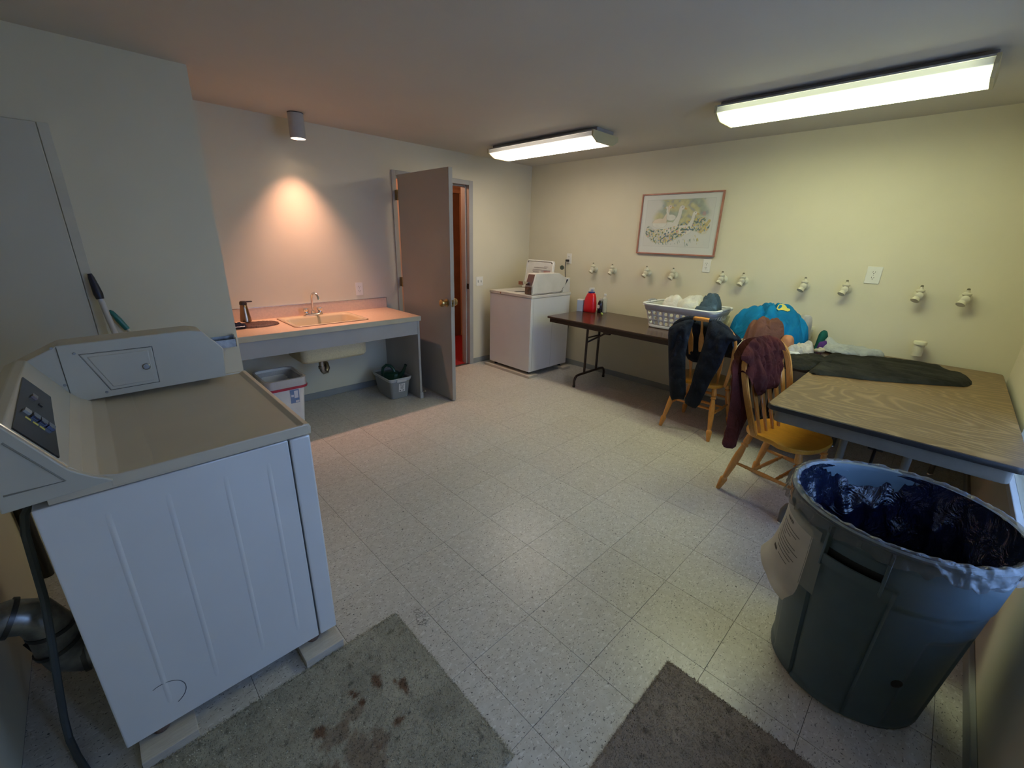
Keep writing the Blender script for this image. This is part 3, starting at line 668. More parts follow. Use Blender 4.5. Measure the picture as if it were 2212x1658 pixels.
put('cable', MB().tube([(XR-.04, 2.112, 1.262), (XR-.05, 2.116, 1.24), (XR-.05, 2.116, 1.18), (XR-.045, 2.11, 1.09), (XR-.04, 2.10, .95), (XR-.035, 2.06, .7), (XR-.03, 2.02, .5), (XR-.03, 2.03, .38), (XR-.04, 2.06, .30), (XR-.08, 2.15, .22)], .0045, 8), mat('dark_cable', (.03, .035, .03), .5), pc)

# ------------------------------------------------------------ hose valves and standpipes on the right wall
VY = [1.712, 1.46, 1.046, .759, .29, .11, -.359, -.632, -1.055, -1.283]
VL = ['first counting from the washer', 'second counting from the washer', 'left one of the pair under the picture', 'right one of the pair under the picture',
      'left one of pair past the picture outlet', 'right one of pair past the picture outlet', 'left one of the pair left of the large outlet',
      'just left of the large outlet', 'second from the right end of the row', 'last at the right end of the row']
def valve(label, y, z):
    t = thing('hose_valve', label, 'valve', (XR-.0005, y, z), 0, 'cream hose valves along the right wall')
    put('flange', MB().lathe([(.036, 0), (.036, .006), (.024, .014), (.020, .022)], 20, TR(0, 0, -.004, ry=-PI/2)), CREAM, t, local=True)
    put('valve_body', MB().lathe([(.019, .0), (.019, .03), (.023, .036), (.023, .060), (.012, .066)], 16, TR(-.01, 0, -.002, ry=-PI/2)).tube([(-.046, 0, .0), (-.058, .006, -.016), (-.068, .012, -.034), (-.072, .014, -.040)], [.018, .019, .024, .026], 14), CREAM, t, local=True)
    put('bonnet', MB().lathe([(.015, 0), (.018, .010), (.025, .017), (.025, .026), (.013, .034), (.009, .048)], 14, TR(-.048, 0, .008)), CREAM, t, local=True)
    put('stem', MB().lathe([(.007, 0), (.009, .004), (.009, .012), (.004, .016)], 10, TR(-.048, 0, .052)), mat('tarnished_brass', (.22, .20, .14), .5, .5), t, local=True)
    return t
v0 = valve('cream hose valve on the wall, '+VL[0], VY[0], 1.195)
for y, l in zip(VY[1:], VL[1:]):
    v = copy_tree(v0); v.location = (XR-.0005, y, 1.20 if y < 1.2 else 1.195); v['label'] = 'cream hose valve on the wall, '+l
for i, (y, l) in enumerate(((.19, 'cream capped standpipe on the wall behind the laundry basket end'), (-.469, 'cream capped standpipe beside the blue clothes pile'), (-1.143, 'cream capped standpipe above the black pants on the wood-grain table'))):
    t = thing('standpipe', l, 'pipe', (XR-.058, y, .778), 0, 'capped drain standpipes')
    put('pipe', MB().lathe([(.030, 0), (.030, .085)], 20, TR(0, 0, .005)).lathe([(.024, 0), (.024, .06)], 14, TR(0, 0, .03, ry=PI/2)), CREAM, t, local=True)
    put('cap', MB().lathe([(.037, .085), (.038, .102), (.034, .108), (.012, .112), (0, .112)], 24), mat('cream_cap', (.70, .66, .47), .4), t, local=True)

# ------------------------------------------------------------ picture
pt = thing('framed_picture', 'framed watercolour print of geese among flowers in a thin pink frame', 'picture', (XR-.001, .805, 1.67))
PY0, PY1, PZ0, PZ1 = .404, 1.205, 1.387, 1.952
fm = MB()
for a in ((PY0, PY1, PZ0, PZ0+.013), (PY0, PY1, PZ1-.013, PZ1), (PY0, PY0+.013, PZ0+.0132, PZ1-.0132), (PY1-.013, PY1, PZ0+.0132, PZ1-.0132)): fm.box(XR-.026, XR-.001, a[0], a[1], a[2], a[3], .002)
put('frame', fm, PINK, pt)
put('mat_board', MB().box(XR-.012, XR-.002, PY0+.012, PY1-.012, PZ0+.012, PZ1-.012), mat('mat_board_white', (.62, .63, .58), .6, var=(4, .02)), pt)
def art():
    W_, H_ = 250, 164; verts = []; cols = []; faces = []
    ay0, ay1, az0, az1 = 1.145, .470, 1.462, 1.895
    def cap(x, y, a, b, r0, r1):
        dx, dy = b[0]-a[0], b[1]-a[1]; t = max(0, min(1, ((x-a[0])*dx+(y-a[1])*dy)/(dx*dx+dy*dy))); return math.hypot(x-a[0]-dx*t, y-a[1]-dy*t)-(r0+(r1-r0)*t)
    def goose(x, y, cx, cy, s, dr=1):
        X = (x-cx)/s*dr; Y = (y-cy)/s
        d = min(math.hypot(X/1.75, Y)-.105, cap(X, Y, (.10, .04), (.17, .20), .060, .036), cap(X, Y, (.17, .20), (.185, .33), .036, .032), math.hypot((X-.205)/1.3, Y-.345)-.038)
        bk = cap(X, Y, (.25, .335), (.30, .318), .016, .006); return d*s, bk*s, math.hypot(X-.215, Y-.355) < .009
    G = ((.60, .40, 1.22, 1), (.95, .36, 1.0, 1), (.36, .50, 1.0, 1), (.62, .62, .62, -1))
    for j in range(H_+1):
        for i in range(W_+1):
            u, v = i/W_, j/H_; X = u*1.56
            verts.append((XR-.0135, ay0+(ay1-ay0)*u, az0+(az1-az0)*v))
            n1 = nz(u*5, v*4, 2); n2 = nz(u*16, v*12, 5); n3 = nz(u*38+n1*3, v*20, 8); n4 = nz(u*70, v*30+n2*2, 3)
            c = np.array([.60, .60, .55])
            up = sstep(.34, .55, v+.10*n1+.05*n2)*sstep(.08, .22, u+.12*n1-.15*(v-.5))*sstep(0, .2, .98-u-.12*n1)
            k1 = sstep(-.2, .2, n1); wash = np.array([.46, .42, .17])*k1+np.array([.24, .30, .20])*(1-k1)
            c = c*(1-.85*up)+wash*.85*up*(1+.35*n2+.15*n3)
            if up > .3 and n2 < -.30: c = c*.6+np.array([.22, .28, .36])*.4
            inside_ = False
            for k_, q in enumerate(G):
                d, bk, eye = goose(X, v, *q)
                if d < 0:
                    inside_ = True; c = np.array([.66, .65, .57])*(1+.08*n2)
                    if k_ == 2 and v > .5: c = c*np.array([1, .85, .72])
                    if d > -.006: c = c*.72
                elif bk < 0: c = np.array([.55, .33, .08])
                if eye: c = np.array([.1, .08, .07])
            cy_ = .33-.08*math.sin(u*6.2)+.10*sstep(.6, 1, u)
            band = math.exp(-((v-cy_)/(.11+.06*n1))**2)*sstep(.0, .10, u)*sstep(0, .05, .98-u)
            if band*(1+.5*n2) > .14 and not inside_: c = c*.72+(np.array([.50, .44, .12]) if n2 > -.05 else np.array([.22, .30, .22]))*.28
            if band*(1+.5*n2) > .20 and not (inside_ and v > .44):
                if n3 > .26: c = np.array([.08, .14, .13])
                elif n3 > .12: c = np.array([.16, .22, .33]) if n2 > 0 else np.array([.18, .27, .12])
                elif n4 > .30: c = np.array([.62, .45, .06])
                elif n4 < -.38: c = np.array([.55, .22, .16])
                elif n2 > .25: c = c*.5+np.array([.55, .45, .10])*.5
            low = sstep(.34, .16, v)*sstep(.08, .3, u)*sstep(.02, .12, v+.1*n1)*sstep(0, .2, .92-u)
            st = nz(u*75+v*14, v*9, 4)
            if low > .3 and st > .30 and n1 > -.25: c = np.array([.13, .22, .17]) if n2 > -.1 else np.array([.50, .40, .08])
            if math.hypot((u-.87), (v-.70)*.8) < .035+.02*n2: c = c*.5+np.array([.52, .25, .22])*.5
            if abs(cap(X, v, (1.34, .34), (1.49, .55), .022, .014)) < .012: c = np.array([.50, .38, .12])
            if min(u, 1-u) < .0035 or min(v, 1-v) < .0055: c = np.array([.33, .33, .31])
            cols.append((*np.clip(c, 0, 1), 1))
    for j in range(H_):
        for i in range(W_):
            a = j*(W_+1)+i; faces.append((a, a+1, a+W_+2, a+W_+1))
    me = bpy.data.meshes.new('a'); me.from_pydata(verts, [], faces)
    ca = me.color_attributes.new('col', 'FLOAT_COLOR', 'POINT')
    ca.data.foreach_set('color', np.array(cols, dtype=np.float32).ravel()); return me
put('print', art(), vcol_mat('watercolour_print', .5), pt)
k = N('picture_glass'); k.b.inputs['Roughness'].default_value = .05; k.b.inputs['Alpha'].default_value = .06; k.b.inputs['Base Color'].default_value = (.9, .9, .9, 1)
put('glass', MB().box(XR-.0205, XR-.0185, PY0+.0125, PY1-.0125, PZ0+.0125, PZ1-.0125), k.m, pt)

# ------------------------------------------------------------ washer
W0, W1_, WXF, WXB = 1.915, 2.590, 2.935, 3.600
ws = thing('washing_machine', 'white top-loading coin washer in the far corner with its lid open', 'washer', (3.27, 2.25, 0))
put('cabinet', MB().box(WXF+.004, WXB, W0, W1_, .062, .890, .006), APP, ws)
put('cabinet_seam', MB().box(WXF+.036, WXF+.040, W0-.0006, W0+.001, .075, .885).box(WXF+.36, WXF+.363, W0-.0006, W0+.001, .075, .60), mat('soft_seam', (.45, .45, .44), .5), ws)
put('front_panel', MB().box(WXF, WXF+.012, W0+.004, W1_-.004, .066, .887, .004), APP, ws)
tpm = MB()
HX0, HX1, HY0, HY1 = 3.03, 3.40, 2.07, 2.46
for a in ((WXF-.004, HX0, W0-.004, W1_+.004), (HX1, WXB+.002, W0-.004, W1_+.004), (HX0, HX1, W0-.004, HY0), (HX0, HX1, HY1, W1_+.004)): tpm.box(a[0], a[1], a[2], a[3], .892, .922, .003)
put('top_panel', tpm, APPT if False else mat('washer_top_white', (.66, .64, .58), .3, coat=.2), ws)
put('tub_opening', MB().lathe([(.17, .90), (.165, .86), (.165, .60), (.0, .60)], 32, TR(3.215, 2.265, 0), cap=False), mat('tub_dark', (.05, .045, .045), .4), ws)
put('front_emblem', MB().lathe([(.010, 0), (.010, .003), (0, .004)], 16, TR(WXF-.004, 2.40, .907, ry=-PI/2)), CHROME, ws)
ld = MB().prism([(y, z) for y, z in rr(2.275, 1.075, .215, .17, .03)], 3.405, 3.430, 'x', .004, TR(0, 0, 0))
Ml = Matrix.Translation((3.43, 0, .925)) @ Matrix.Rotation(math.radians(7), 4, 'Y') @ Matrix.Translation((-3.43, 0, -.925))
ld2 = MB().prism([(y, z) for y, z in rr(2.275, 1.095, .215, .17, .03)], 3.405, 3.430, 'x', .004, Ml)
lid = put('lid', ld2, mat('washer_lid', (.66, .64, .59), .35), ws)
lip = MB().tube([Ml @ Vector((3.402, y, z)) for y, z in rr(2.275, 1.095, .205, .16, .03)], .006, 6, closed=True)
put('lid_rim', lip, WPL, lid)
lb = MB()
for i, (y0, y1, z) in enumerate(((2.16, 2.36, 1.175), (2.14, 2.20, 1.19), (2.10, 2.38, 1.15), (2.12, 2.24, 1.135), (2.27, 2.38, 1.135), (2.12, 2.23, 1.122), (2.27, 2.37, 1.122), (2.10, 2.38, 1.10), (2.14, 2.38, 1.085), (2.12, 2.36, 1.072))):
    lb.box(3.4018, 3.4035, y0, y1, z, z+.006, 0, 1, Ml)
put('lid_print', lb, mat('faded_print', (.33, .28, .28), .6), lid)
put('lid_print', MB().box(3.4015, 3.403, 2.10, 2.20, 1.118, 1.146, 0, 1, Ml), mat('red_print', (.45, .25, .22), .6), lid)
for yy in (2.09, 2.46): put('bumper', MB().lathe([(.006, 0), (.005, .004), (0, .005)], 10, Ml @ TR(3.404, yy, 1.235, ry=-PI/2)), BLACK, lid)
put('rear_console', MB().prism([(3.46, .922), (3.53, 1.085), (3.59, 1.085), (3.60, .922)], W0+.01, W1_-.005, 'y', .006), MATS['washer_top_white'], ws)
put('console_glass', MB().box(-.0015, .0015, 2.30, 2.55, .02, .135, 0, 1, Matrix.Translation((3.464, 0, .928)) @ Matrix.Rotation(math.radians(23.2), 4, 'Y')), GLASSB, ws)
cbp = [(2.955, .928), (2.958, 1.02), (3.005, 1.150), (3.39, 1.143), (3.56, 1.065), (3.47, .95), (3.42, .928)]
wcb = put('coin_meter', MB().prism(cbp, 1.925, 2.045, 'y', .004), MATS['washer_top_white'], ws, ang=25)
put('meter_seam', MB().box(2.97, 3.42, 1.9235, 1.9255, .934, .938).tube([(3.42, 1.9245, .936), (3.45, 1.9245, .95), (3.47, 1.9245, .985)], .003, 5), mat('seam_dark2', (.12, .11, .1), .7), ws)
put('meter_face', MB().box(2.948, 2.957, 1.94, 2.03, .93, 1.01, .002), STEEL, wcb)
put('meter_lock', MB().lathe([(.014, 0), (.014, .006), (.006, .007), (.006, .004), (0, .004)], 16, TR(2.948, 1.985, .972, ry=-PI/2)), STEEL, wcb)
put('meter_label', MB().box(-.003, .0005, 1.94, 2.03, .0, .12, 0, 1, Matrix.Translation((2.9545, 0, 1.025)) @ Matrix.Rotation(math.radians(21), 4, 'Y')), mat('maroon_dark_label', (.09, .05, .05), .4), wcb)
put('coin_slide', MB().box(2.86, 2.965, 1.975, 2.035, 1.045, 1.063, .002).box(2.85, 2.875, 1.97, 2.04, 1.035, 1.073, .003), CHROME, wcb)
put('rear_knob', MB().lathe([(.022, 0), (.026, .01), (.024, .022), (0, .024)], 20, TR(3.60, 2.055, 1.19, ry=-PI/2)), mat('dark_green_metal', (.06, .08, .065), .5), ws)
for xx in (WXF+.06, WXB-.06):
    for yy in (W0+.06, W1_-.06): put('foot', MB().lathe([(.02, .030), (.02, .045), (.01, .05), (.01, .07)], 12, TR(xx, yy, 0)), BLACK, ws)
tag(put('support_board', MB().box(WXF-.03, WXF+.12, W0-.035, W1_+.05, 0, .03, .002), BOARD, loc=(WXF+.05, 2.25, 0)), 'flat board on the floor under the front of the washer', 'board', 'boards under the washer')
tag(put('support_board', MB().box(WXB-.12, WXB+.02, W0-.06, W1_+.02, 0, .03, .002), BOARD, loc=(WXB-.05, 2.25, 0)), 'flat board on the floor under the back of the washer', 'board', 'boards under the washer')

# ------------------------------------------------------------ folding tables
def fold_leg(mb_parent, cx, y, halfw, ztop, m, r=.0125, gap=.11, brace=1):
    """a folding leg frame: two uprights on a floor bar with down-turned feet; local frame, bar along x"""
    P = []
    for s in (-1, 1): P = P
    base = [(-halfw, 0), (-halfw, .07), (-halfw+.012, .10), (-halfw+.035, .118), (-halfw+.07, .124), (halfw-.07, .124), (halfw-.035, .118), (halfw-.012, .10), (halfw, .07), (halfw, 0)]
    put('leg_bar', MB().tube([(cx+x, y, z) for x, z in base], r, 12), m, mb_parent, local=True)
    for s in (-1, 1):
        put('leg', MB().tube([(cx+s*gap, y, .124), (cx+s*gap, y, ztop)], r, 12), m, mb_parent, local=True)
        put('foot_cap', MB().lathe([(r+.002, 0), (r+.002, .022), (r, .024)], 12, TR(cx+s*halfw, y, 0)), BLACK, mb_parent, local=True)
    put('cross_bar', MB().tube([(cx-gap, y, ztop-.2), (cx+gap, y, ztop-.2)], r*.7, 8), m, mb_parent, local=True)
    put('leg_brace', MB().tube([(cx-gap, y, ztop-.25), (cx-.02, y+brace*.06, ztop-.20), (cx, y+brace*.17, ztop-.13), (cx, y+brace*.34, ztop-.03)], r*.75, 8)
        .tube([(cx+gap, y, ztop-.25), (cx+.02, y+brace*.06, ztop-.20)], r*.7, 8).box(cx-.016, cx+.016, y+brace*.17-.04, y+brace*.17+.04, ztop-.150, ztop-.110, .003), m, mb_parent, local=True)
T1X0, T1X1, T1Y0, T1Y1, T1Z = 2.95, 3.712, -.688, 1.705, .738
t1 = thing('folding_table', 'long dark brown folding table along the right wall', 'table', ((T1X0+T1X1)/2, (T1Y0+T1Y1)/2, 0))
cxm = 0; hl = (T1Y1-T1Y0)/2; hw = (T1X1-T1X0)/2
put('tabletop', MB().prism(rr(0, 0, hw, hl, .03, 4), T1Z-.016, T1Z, 'z', .002), TOPD, t1, local=True)
put('edge_band', MB().prism(rr(0, 0, hw+.002, hl+.002, .03, 4), T1Z-.020, T1Z-.003, 'z', .003), TOPE, t1, local=True)
sk = MB()
for a in ((-hw+.02, -hw+.034, -hl+.03, hl-.03), (hw-.034, hw-.02, -hl+.03, hl-.03), (-hw+.0345, hw-.0345, -hl+.03, -hl+.044), (-hw+.0345, hw-.0345, hl-.044, hl-.03)): sk.box(a[0], a[1], a[2], a[3], T1Z-.062, T1Z-.0165, .003)
put('skirt', sk, TOPE, t1, local=True)
fold_leg(t1, .03, hl-.325, .278, T1Z-.02, LEGD, .013, .11, -1)
fold_leg(t1, .03, -hl+.325, .278, T1Z-.02, LEGD, .013, .11, 1)
T2X0, T2X1, T2Y0, T2Y1, T2Z = 1.912, 3.735, -1.578, -.695, .742
t2 = thing('folding_table', 'wood-grain laminate folding table at the right, behind the grey bin', 'table', ((T2X0+T2X1)/2, (T2Y0+T2Y1)/2, 0))
hx, hy = (T2X1-T2X0)/2, (T2Y1-T2Y0)/2
put('tabletop', MB().prism(rr(0, 0, hx, hy, .035, 5), T2Z-.012, T2Z, 'z', .001), LAM, t2, local=True)
put('edge_band', MB().prism(rr(0, 0, hx+.003, hy+.003, .036, 5), T2Z-.028, T2Z-.0025, 'z', .003), mat('black_edge_band', (.018, .017, .018), .35), t2, local=True)
sk = MB()
sk.prism([p for p in rr(0, 0, hx-.03, hy-.03, .03, 4)], T2Z-.093, T2Z-.0285, 'z', .006)
b_ = MB(); P = rr(0, 0, hx-.03, hy-.03, .03, 4); Q = rr(0, 0, hx-.033, hy-.033, .028, 4)
loft(b_, [rz(P, T2Z-.0285), rz(P, T2Z-.086), rz([(x*.998, y*.998) for x, y in P], T2Z-.092), rz(Q, T2Z-.088), rz(Q, T2Z-.0285)])
put('skirt', b_, LEGG, t2, local=True)
put('underside', MB().box(-hx+.04, hx-.04, -hy+.04, hy-.04, T2Z-.034, T2Z-.0285), mat('brown_underside', (.10, .075, .05), .8), t2, local=True)
sub = thing('x', '', '', (0, 0, 0)); bpy.data.objects.remove(sub)
def leg_y(par, x, halfw, ztop, m, r, gap, brace):
    base = [(-halfw, 0), (-halfw, .09), (-halfw+.015, .125), (-halfw+.045, .148), (-halfw+.09, .155), (halfw-.09, .155), (halfw-.045, .148), (halfw-.015, .125), (halfw, .09), (halfw, 0)]
    put('leg_bar', MB().tube([(x, a, z) for a, z in base], r, 14), m, par, local=True)
    for s in (-1, 1):
        put('leg', MB().tube([(x, s*gap, .155), (x, s*gap, ztop)], r, 12), m, par, local=True)
        put('foot_glide', MB().lathe([(.019, 0), (.019, .012), (.016, .016)], 14, TR(x, s*halfw, 0)), CHROME, par, local=True)
    put('leg_brace', MB().tube([(x, 0, ztop-.25), (x+brace*.12, 0, ztop-.14), (x+brace*.26, 0, ztop-.01)], .007, 8).tube([(x, -gap, ztop-.25), (x, gap, ztop-.25)], .007, 8).box(x+brace*.10, x+brace*.15, -.03, .03, ztop-.165, ztop-.14, .002), BLACK, par, local=True)
leg_y(t2, 2.112-(T2X0+T2X1)/2, .285, T2Z-.034, LEGG, .016, .12, 1)
leg_y(t2, T2X1-.2-(T2X0+T2X1)/2, .285, T2Z-.034, LEGG, .016, .12, -1)

# ------------------------------------------------------------ chairs
def chair(label, loc, rz):
    """local frame: faces +y. arrow-back side chair with a bent hoop"""
    t = thing('wooden_chair', label, 'chair', loc, rz, 'honey oak arrow-back chairs')
    SZ = .445
    P = []
    for i in range(40):
        a = 2*PI*i/40; c, s_ = math.cos(a), math.sin(a)
        wx = .222 if s_ > 0 else .205
        x = wx*math.copysign(abs(c)**.72, c); y = .205*math.copysign(abs(s_)**.78, s_)
        x *= 1-.06*math.exp(-((y+.02)/.07)**2)
        P.append((x, y))
    def ring(k, z): return [(x*k, y*k, z) for x, y in P]
    def dish(k, base): return [(x*k, y*k, base-.008*(1-k*k)) for x, y in P]
    put('seat', loft(MB(), [ring(.90, SZ-.036), ring(.985, SZ-.028), ring(1, SZ-.014), ring(.985, SZ-.002), dish(.95, SZ), dish(.7, SZ), dish(.4, SZ-.001), dish(.05, SZ-.002)], True, True), OAKS, t, local=True, ang=60)
    ft = {}
    for sx_ in (-1, 1):
        for sy_ in (-1, 1):
            top = Vector((sx_*.145, sy_*.135, SZ-.03)); bot = Vector((sx_*.205, sy_*(.235 if sy_ < 0 else .215), 0)); ft[(sx_, sy_)] = (top, bot)
            d = bot-top; L = d.length; q = d.to_track_quat('Z', 'Y').to_matrix().to_4x4()
            prof = [(.017, 0), (.020, .10), (.020, .145), (.013, .165), (.021, .18), (.021, .20), (.014, .215), (.017, .25), (.0215, .36), (.022, .45), (.020, .58), (.016, .74), (.0145, .78), (.021, .80), (.0225, .825), (.019, .90), (.0125, 1.0)]
            put('leg', MB().lathe([(r, z*L) for r, z in prof], 14, Matrix.Translation(top) @ q), OAK, t, local=True)
    def at(k, f): a, b = ft[k]; return a.lerp(b, f)
    def turned(a, b, rm):
        d = b-a; L = d.length; q = d.to_track_quat('Z', 'Y').to_matrix().to_4x4()
        pr = [(.007, 0), (.0095, .12), (.0095, .2), (.012, .22), (.0095, .24), (rm, .5), (.0095, .76), (.012, .78), (.0095, .8), (.0095, .88), (.007, 1)]
        return MB().lathe([(r, z*L) for r, z in pr], 12, Matrix.Translation(a) @ q)
    for s in (-1, 1): put('stretcher', turned(at((s, -1), .50), at((s, 1), .50), .0135), OAK, t, local=True)
    for f in (.33, .68):
        put('stretcher', turned(at((-1, -1), .50).lerp(at((-1, 1), .50), f), at((1, -1), .50).lerp(at((1, 1), .50), f), .0125), OAK, t, local=True)
    put('stretcher', turned(at((-1, 1), .36), at((1, 1), .36), .0125), OAK, t, local=True)
    # hoop back
    def hp(x, z): return Vector((x, -.095-.30*(z-.45), z))
    pts = []
    for i in range(15):
        f = i/14; z = SZ-.01+f*.34; pts.append((-.205-.045*math.sin(f*PI*.5), z))
    z0 = pts[-1][1]
    for i in range(1, 24):
        a = PI-PI*i/24; pts.append((.250*math.copysign(abs(math.cos(a))**.85, math.cos(a)), z0+.182*abs(math.sin(a))**.85))
    pts += [(-x, z) for x, z in pts[:15]][::-1]
    b = bmesh.new(); R_ = []
    n = len(pts)
    for i, (x, z) in enumerate(pts):
        p = hp(x, z); a = hp(*pts[max(i-1, 0)]); c = hp(*pts[min(i+1, n-1)]); tt = (c-a).normalized()
        u = Vector((0, 1, .30)).normalized(); v = tt.cross(u).normalized()
        hw_, hd = .0115, .016
        R_.append([b.verts.new(p+v*hw_*q[0]+u*hd*q[1]) for q in ((-1, -1), (1, -1), (1, 1), (-1, 1))])
    for a, c in zip(R_, R_[1:]):
        for k_ in range(4): b.faces.new((a[k_], a[(k_+1) % 4], c[(k_+1) % 4], c[k_]))
    b.faces.new(R_[0][::-1]); b.faces.new(R_[-1]); bmesh.ops.recalc_face_normals(b, faces=b.faces[:])
    bmesh.ops.bevel(b, geom=[e for e in b.edges if e.calc_face_angle(0) > .8], offset=.004, segments=2, affect='EDGES')
    mb = MB(); mb.add(b); put('back_hoop', mb, OAK, t, local=True)
    for k_ in range(5):
        xb = (k_-2)*.072; xt = (k_-2)*.088; zt = (.955, .945, .90)[abs(k_-2)]
        prof = [(0, .007, .007), (.12, .008, .008), (.30, .015, .006), (.62, .020, .005), (.72, .019, .005), (.80, .009, .006), (1, .007, .007)]
        b = bmesh.new(); R_ = []
        for f, hw_, hd in prof:
            z = SZ-.012+(zt-SZ+.012)*f; x = xb+(xt-xb)*f; p = hp(x, z)
            R_.append([b.verts.new(p+Vector((hw_*q[0], hd*q[1], 0))) for q in ((-1, -1), (1, -1), (1, 1), (-1, 1))])
        for a, c in zip(R_, R_[1:]):
            for q in range(4): b.faces.new((a[q], a[(q+1) % 4], c[(q+1) % 4], c[q]))
        b.faces.new(R_[0][::-1]); b.faces.new(R_[-1]); bmesh.ops.recalc_face_normals(b, faces=b.faces[:])
        bmesh.ops.bevel(b, geom=b.edges[:], offset=.0025, segments=1, affect='EDGES')
        mb = MB(); mb.add(b); put('spindle', mb, OAK, t, local=True)
    return t
ch1 = chair('honey oak arrow-back chair with dark jeans over its back, facing the dark table', (3.098, .062, 0), -PI/2)
ch2 = chair('honey oak arrow-back chair with a maroon top over its back, pushed under the wood-grain table', (2.375, -.737, 0), PI-.21)

# ------------------------------------------------------------ clothes on the chairs
def denim(name, c, fade=None):
    k = N(name); v = k.coord((1, 1, 1))
    f = k.noise(v, 9, 4, .6); h = k.noise(v, 600, 2)
    col = k.ramp(f, [(.35, tuple(x*.6 for x in c)), (.58, c), (.74, tuple(min(1, x*2.6+.016) for x in c))])
    col = k.mix(.25, col, k.ramp(h, [(.4, tuple(x*.5 for x in c)), (.6, tuple(x*1.6 for x in c))]))
    k.l(col, k.b.inputs['Base Color']); k.b.inputs['Roughness'].default_value = .85; k.b.inputs['Specular IOR Level'].default_value = .2
    creases(k, .6, .010, 9); return k.m
DEN = denim('dark_denim', (.014, .020, .034))
JA = [(0.112, 0.959), (0.203, 0.925), (0.284, 0.871), (0.300, 0.841), (0.267, 0.666), (0.224, 0.44), (0.185, 0.265), (0.135, 0.301), (0.06, 0.315), (0.093, 0.493), (0.127, 0.676), (0.123, 0.788), (0.116, 0.897)]
JB = [(0.002, 0.968), (-0.072, 0.945), (-0.161, 0.905), (-0.231, 0.862), (-0.215, 0.841), (-0.177, 0.833), (-0.163, 0.754), (-0.147, 0.645), (-0.11, 0.545), (-0.079, 0.425), (-0.041, 0.27), (0.013, 0.261), (0.083, 0.292), (0.045, 0.409), (0.035, 0.565), (0.015, 0.7), (0.002, 0.828)]
JC = [(0.277, 0.885), (0.182, 0.935), (0.066, 0.935), (-0.131, 0.905), (-0.225, 0.84), (-0.20, 0.80), (-0.144, 0.705), (-0.099, 0.66), (0.02, 0.597), (0.15, 0.584), (0.2, 0.652)]
jn = thing('jeans', 'dark blue jeans hanging over the back of the chair at the dark table', 'jeans', (2.82, .06, .95))
def jfront(xo):
    def fn(u, v): return (xo-.012*sstep(.95, .5, v)+.020*sstep(.84, .97, v), u, v), (-1, 0, 0)
    return fn
def jf(seed, amp=.012):
    return lambda u, v, d: .020*(1-math.exp(-d/.02))+amp*1.5*(puff(u, v, 13, seed, (1.3, .7))-.3)*sstep(0, .02, d)
for nm, P, xo, sd_ in (('left_leg', JA, 2.812, 1), ('right_leg', JB, 2.812, 2)):
    mb = MB(); cloth(mb, P, .010, jfront(xo), jf(sd_), lambda u, v, d: .006*(1-math.exp(-d/.02))); put('trouser_leg', mb, DEN, jn, ang=80)
mb = MB(); cloth(mb, JC, .012, lambda u, v: ((2.955-.05*sstep(.7, .97, v), u, v), (-1, 0, 0)), jf(3), lambda u, v, d: .015*(1-math.exp(-d/.02))); put('waist', mb, DEN, jn, ang=80)
def ztop(x): return .775+.182*max(0, 1-(min(.2499, abs(x))/.25)**(2/.85))**.425
def over_strip(ch, rz_, x0, x1, drop0, drop1, r, seed):
    """a strip of cloth folded over a chair's hoop between two places along it"""
    c_, s_ = math.cos(rz_), math.sin(rz_)
    def fn(a, b):
        x = x0+(x1-x0)*a; zt = ztop(x)+.010
        ang = PI*(b*1.0); dr = drop0+(drop1-drop0)*a
        z = zt+.010*math.sin(ang)-dr*(1-math.sin(ang))+.006*nz(a*7, b*3, seed)
        y = -.095-.30*(z-.45)+r*math.cos(ang)*(1+.25*nz(a*6, b*2, seed+3))
        return (ch.location.x+c_*x-s_*y, ch.location.y+s_*x+c_*y, z)
    mb = MB(); mb.grid(22, 14, fn); return mb
put('fold_over_hoop', over_strip(ch1, -PI/2, -.225, -.062, .05, .05, .032, 3), DEN, jn, ang=80)
put('fold_over_hoop', over_strip(ch1, -PI/2, .058, .250, .05, .05, .032, 8), DEN, jn, ang=80)
# maroon top over the second chair; drawn in the plane of its hoop (u = local x, v = z)
MAR = fabric('maroon_knit', (.070, .014, .010), .95, 500, (10, .25), 0)
ct, st = math.cos(PI-.21), math.sin(PI-.21)
def hoopframe(off):
    nl = Vector((0, 1, .30)).normalized()
    def fn(u, v):
        L = Vector((u, -.095-.30*(v-.45)+off, v))
        return (ch2.location.x+ct*L.x-st*L.y, ch2.location.y+st*L.x+ct*L.y, L.z), (ct*nl.x-st*nl.y, st*nl.x+ct*nl.y, nl.z)
    return fn
S1 = [(0.334, 0.896), (0.271, 0.946), (0.205, 0.985), (0.105, 0.999), (-0.031, 0.99), (-0.11, 0.94), (-0.138, 0.868), (-0.099, 0.777), (-0.051, 0.679), (0.048, 0.689), (0.125, 0.693), (0.127, 0.665), (0.196, 0.673), (0.224, 0.755), (0.239, 0.846), (0.281, 0.870)]
S2 = [(0.20, 0.90), (0.130, 0.90), (0.107, 0.838), (0.125, 0.652), (0.152, 0.54), (0.246, 0.472), (0.297, 0.421), (0.333, 0.37), (0.439, 0.4), (0.453, 0.424), (0.407, 0.491), (0.353, 0.611), (0.302, 0.732), (0.29, 0.86)]
mt = thing('maroon_top', 'crumpled maroon long-sleeved top draped over the chair at the wood-grain table', 'shirt', (2.375, -.5, .95))
mb = MB(); cloth(mb, S1, .009, hoopframe(.030), lambda u, v, d: .016*(1-math.exp(-d/.02))+.050*(puff(u, v, 10, 11, (1.6, .6))-.40)*sstep(0, .02, d), lambda u, v, d: .004*(1-math.exp(-d/.02)))
put('shirt_front', mb, MAR, mt, ang=80)
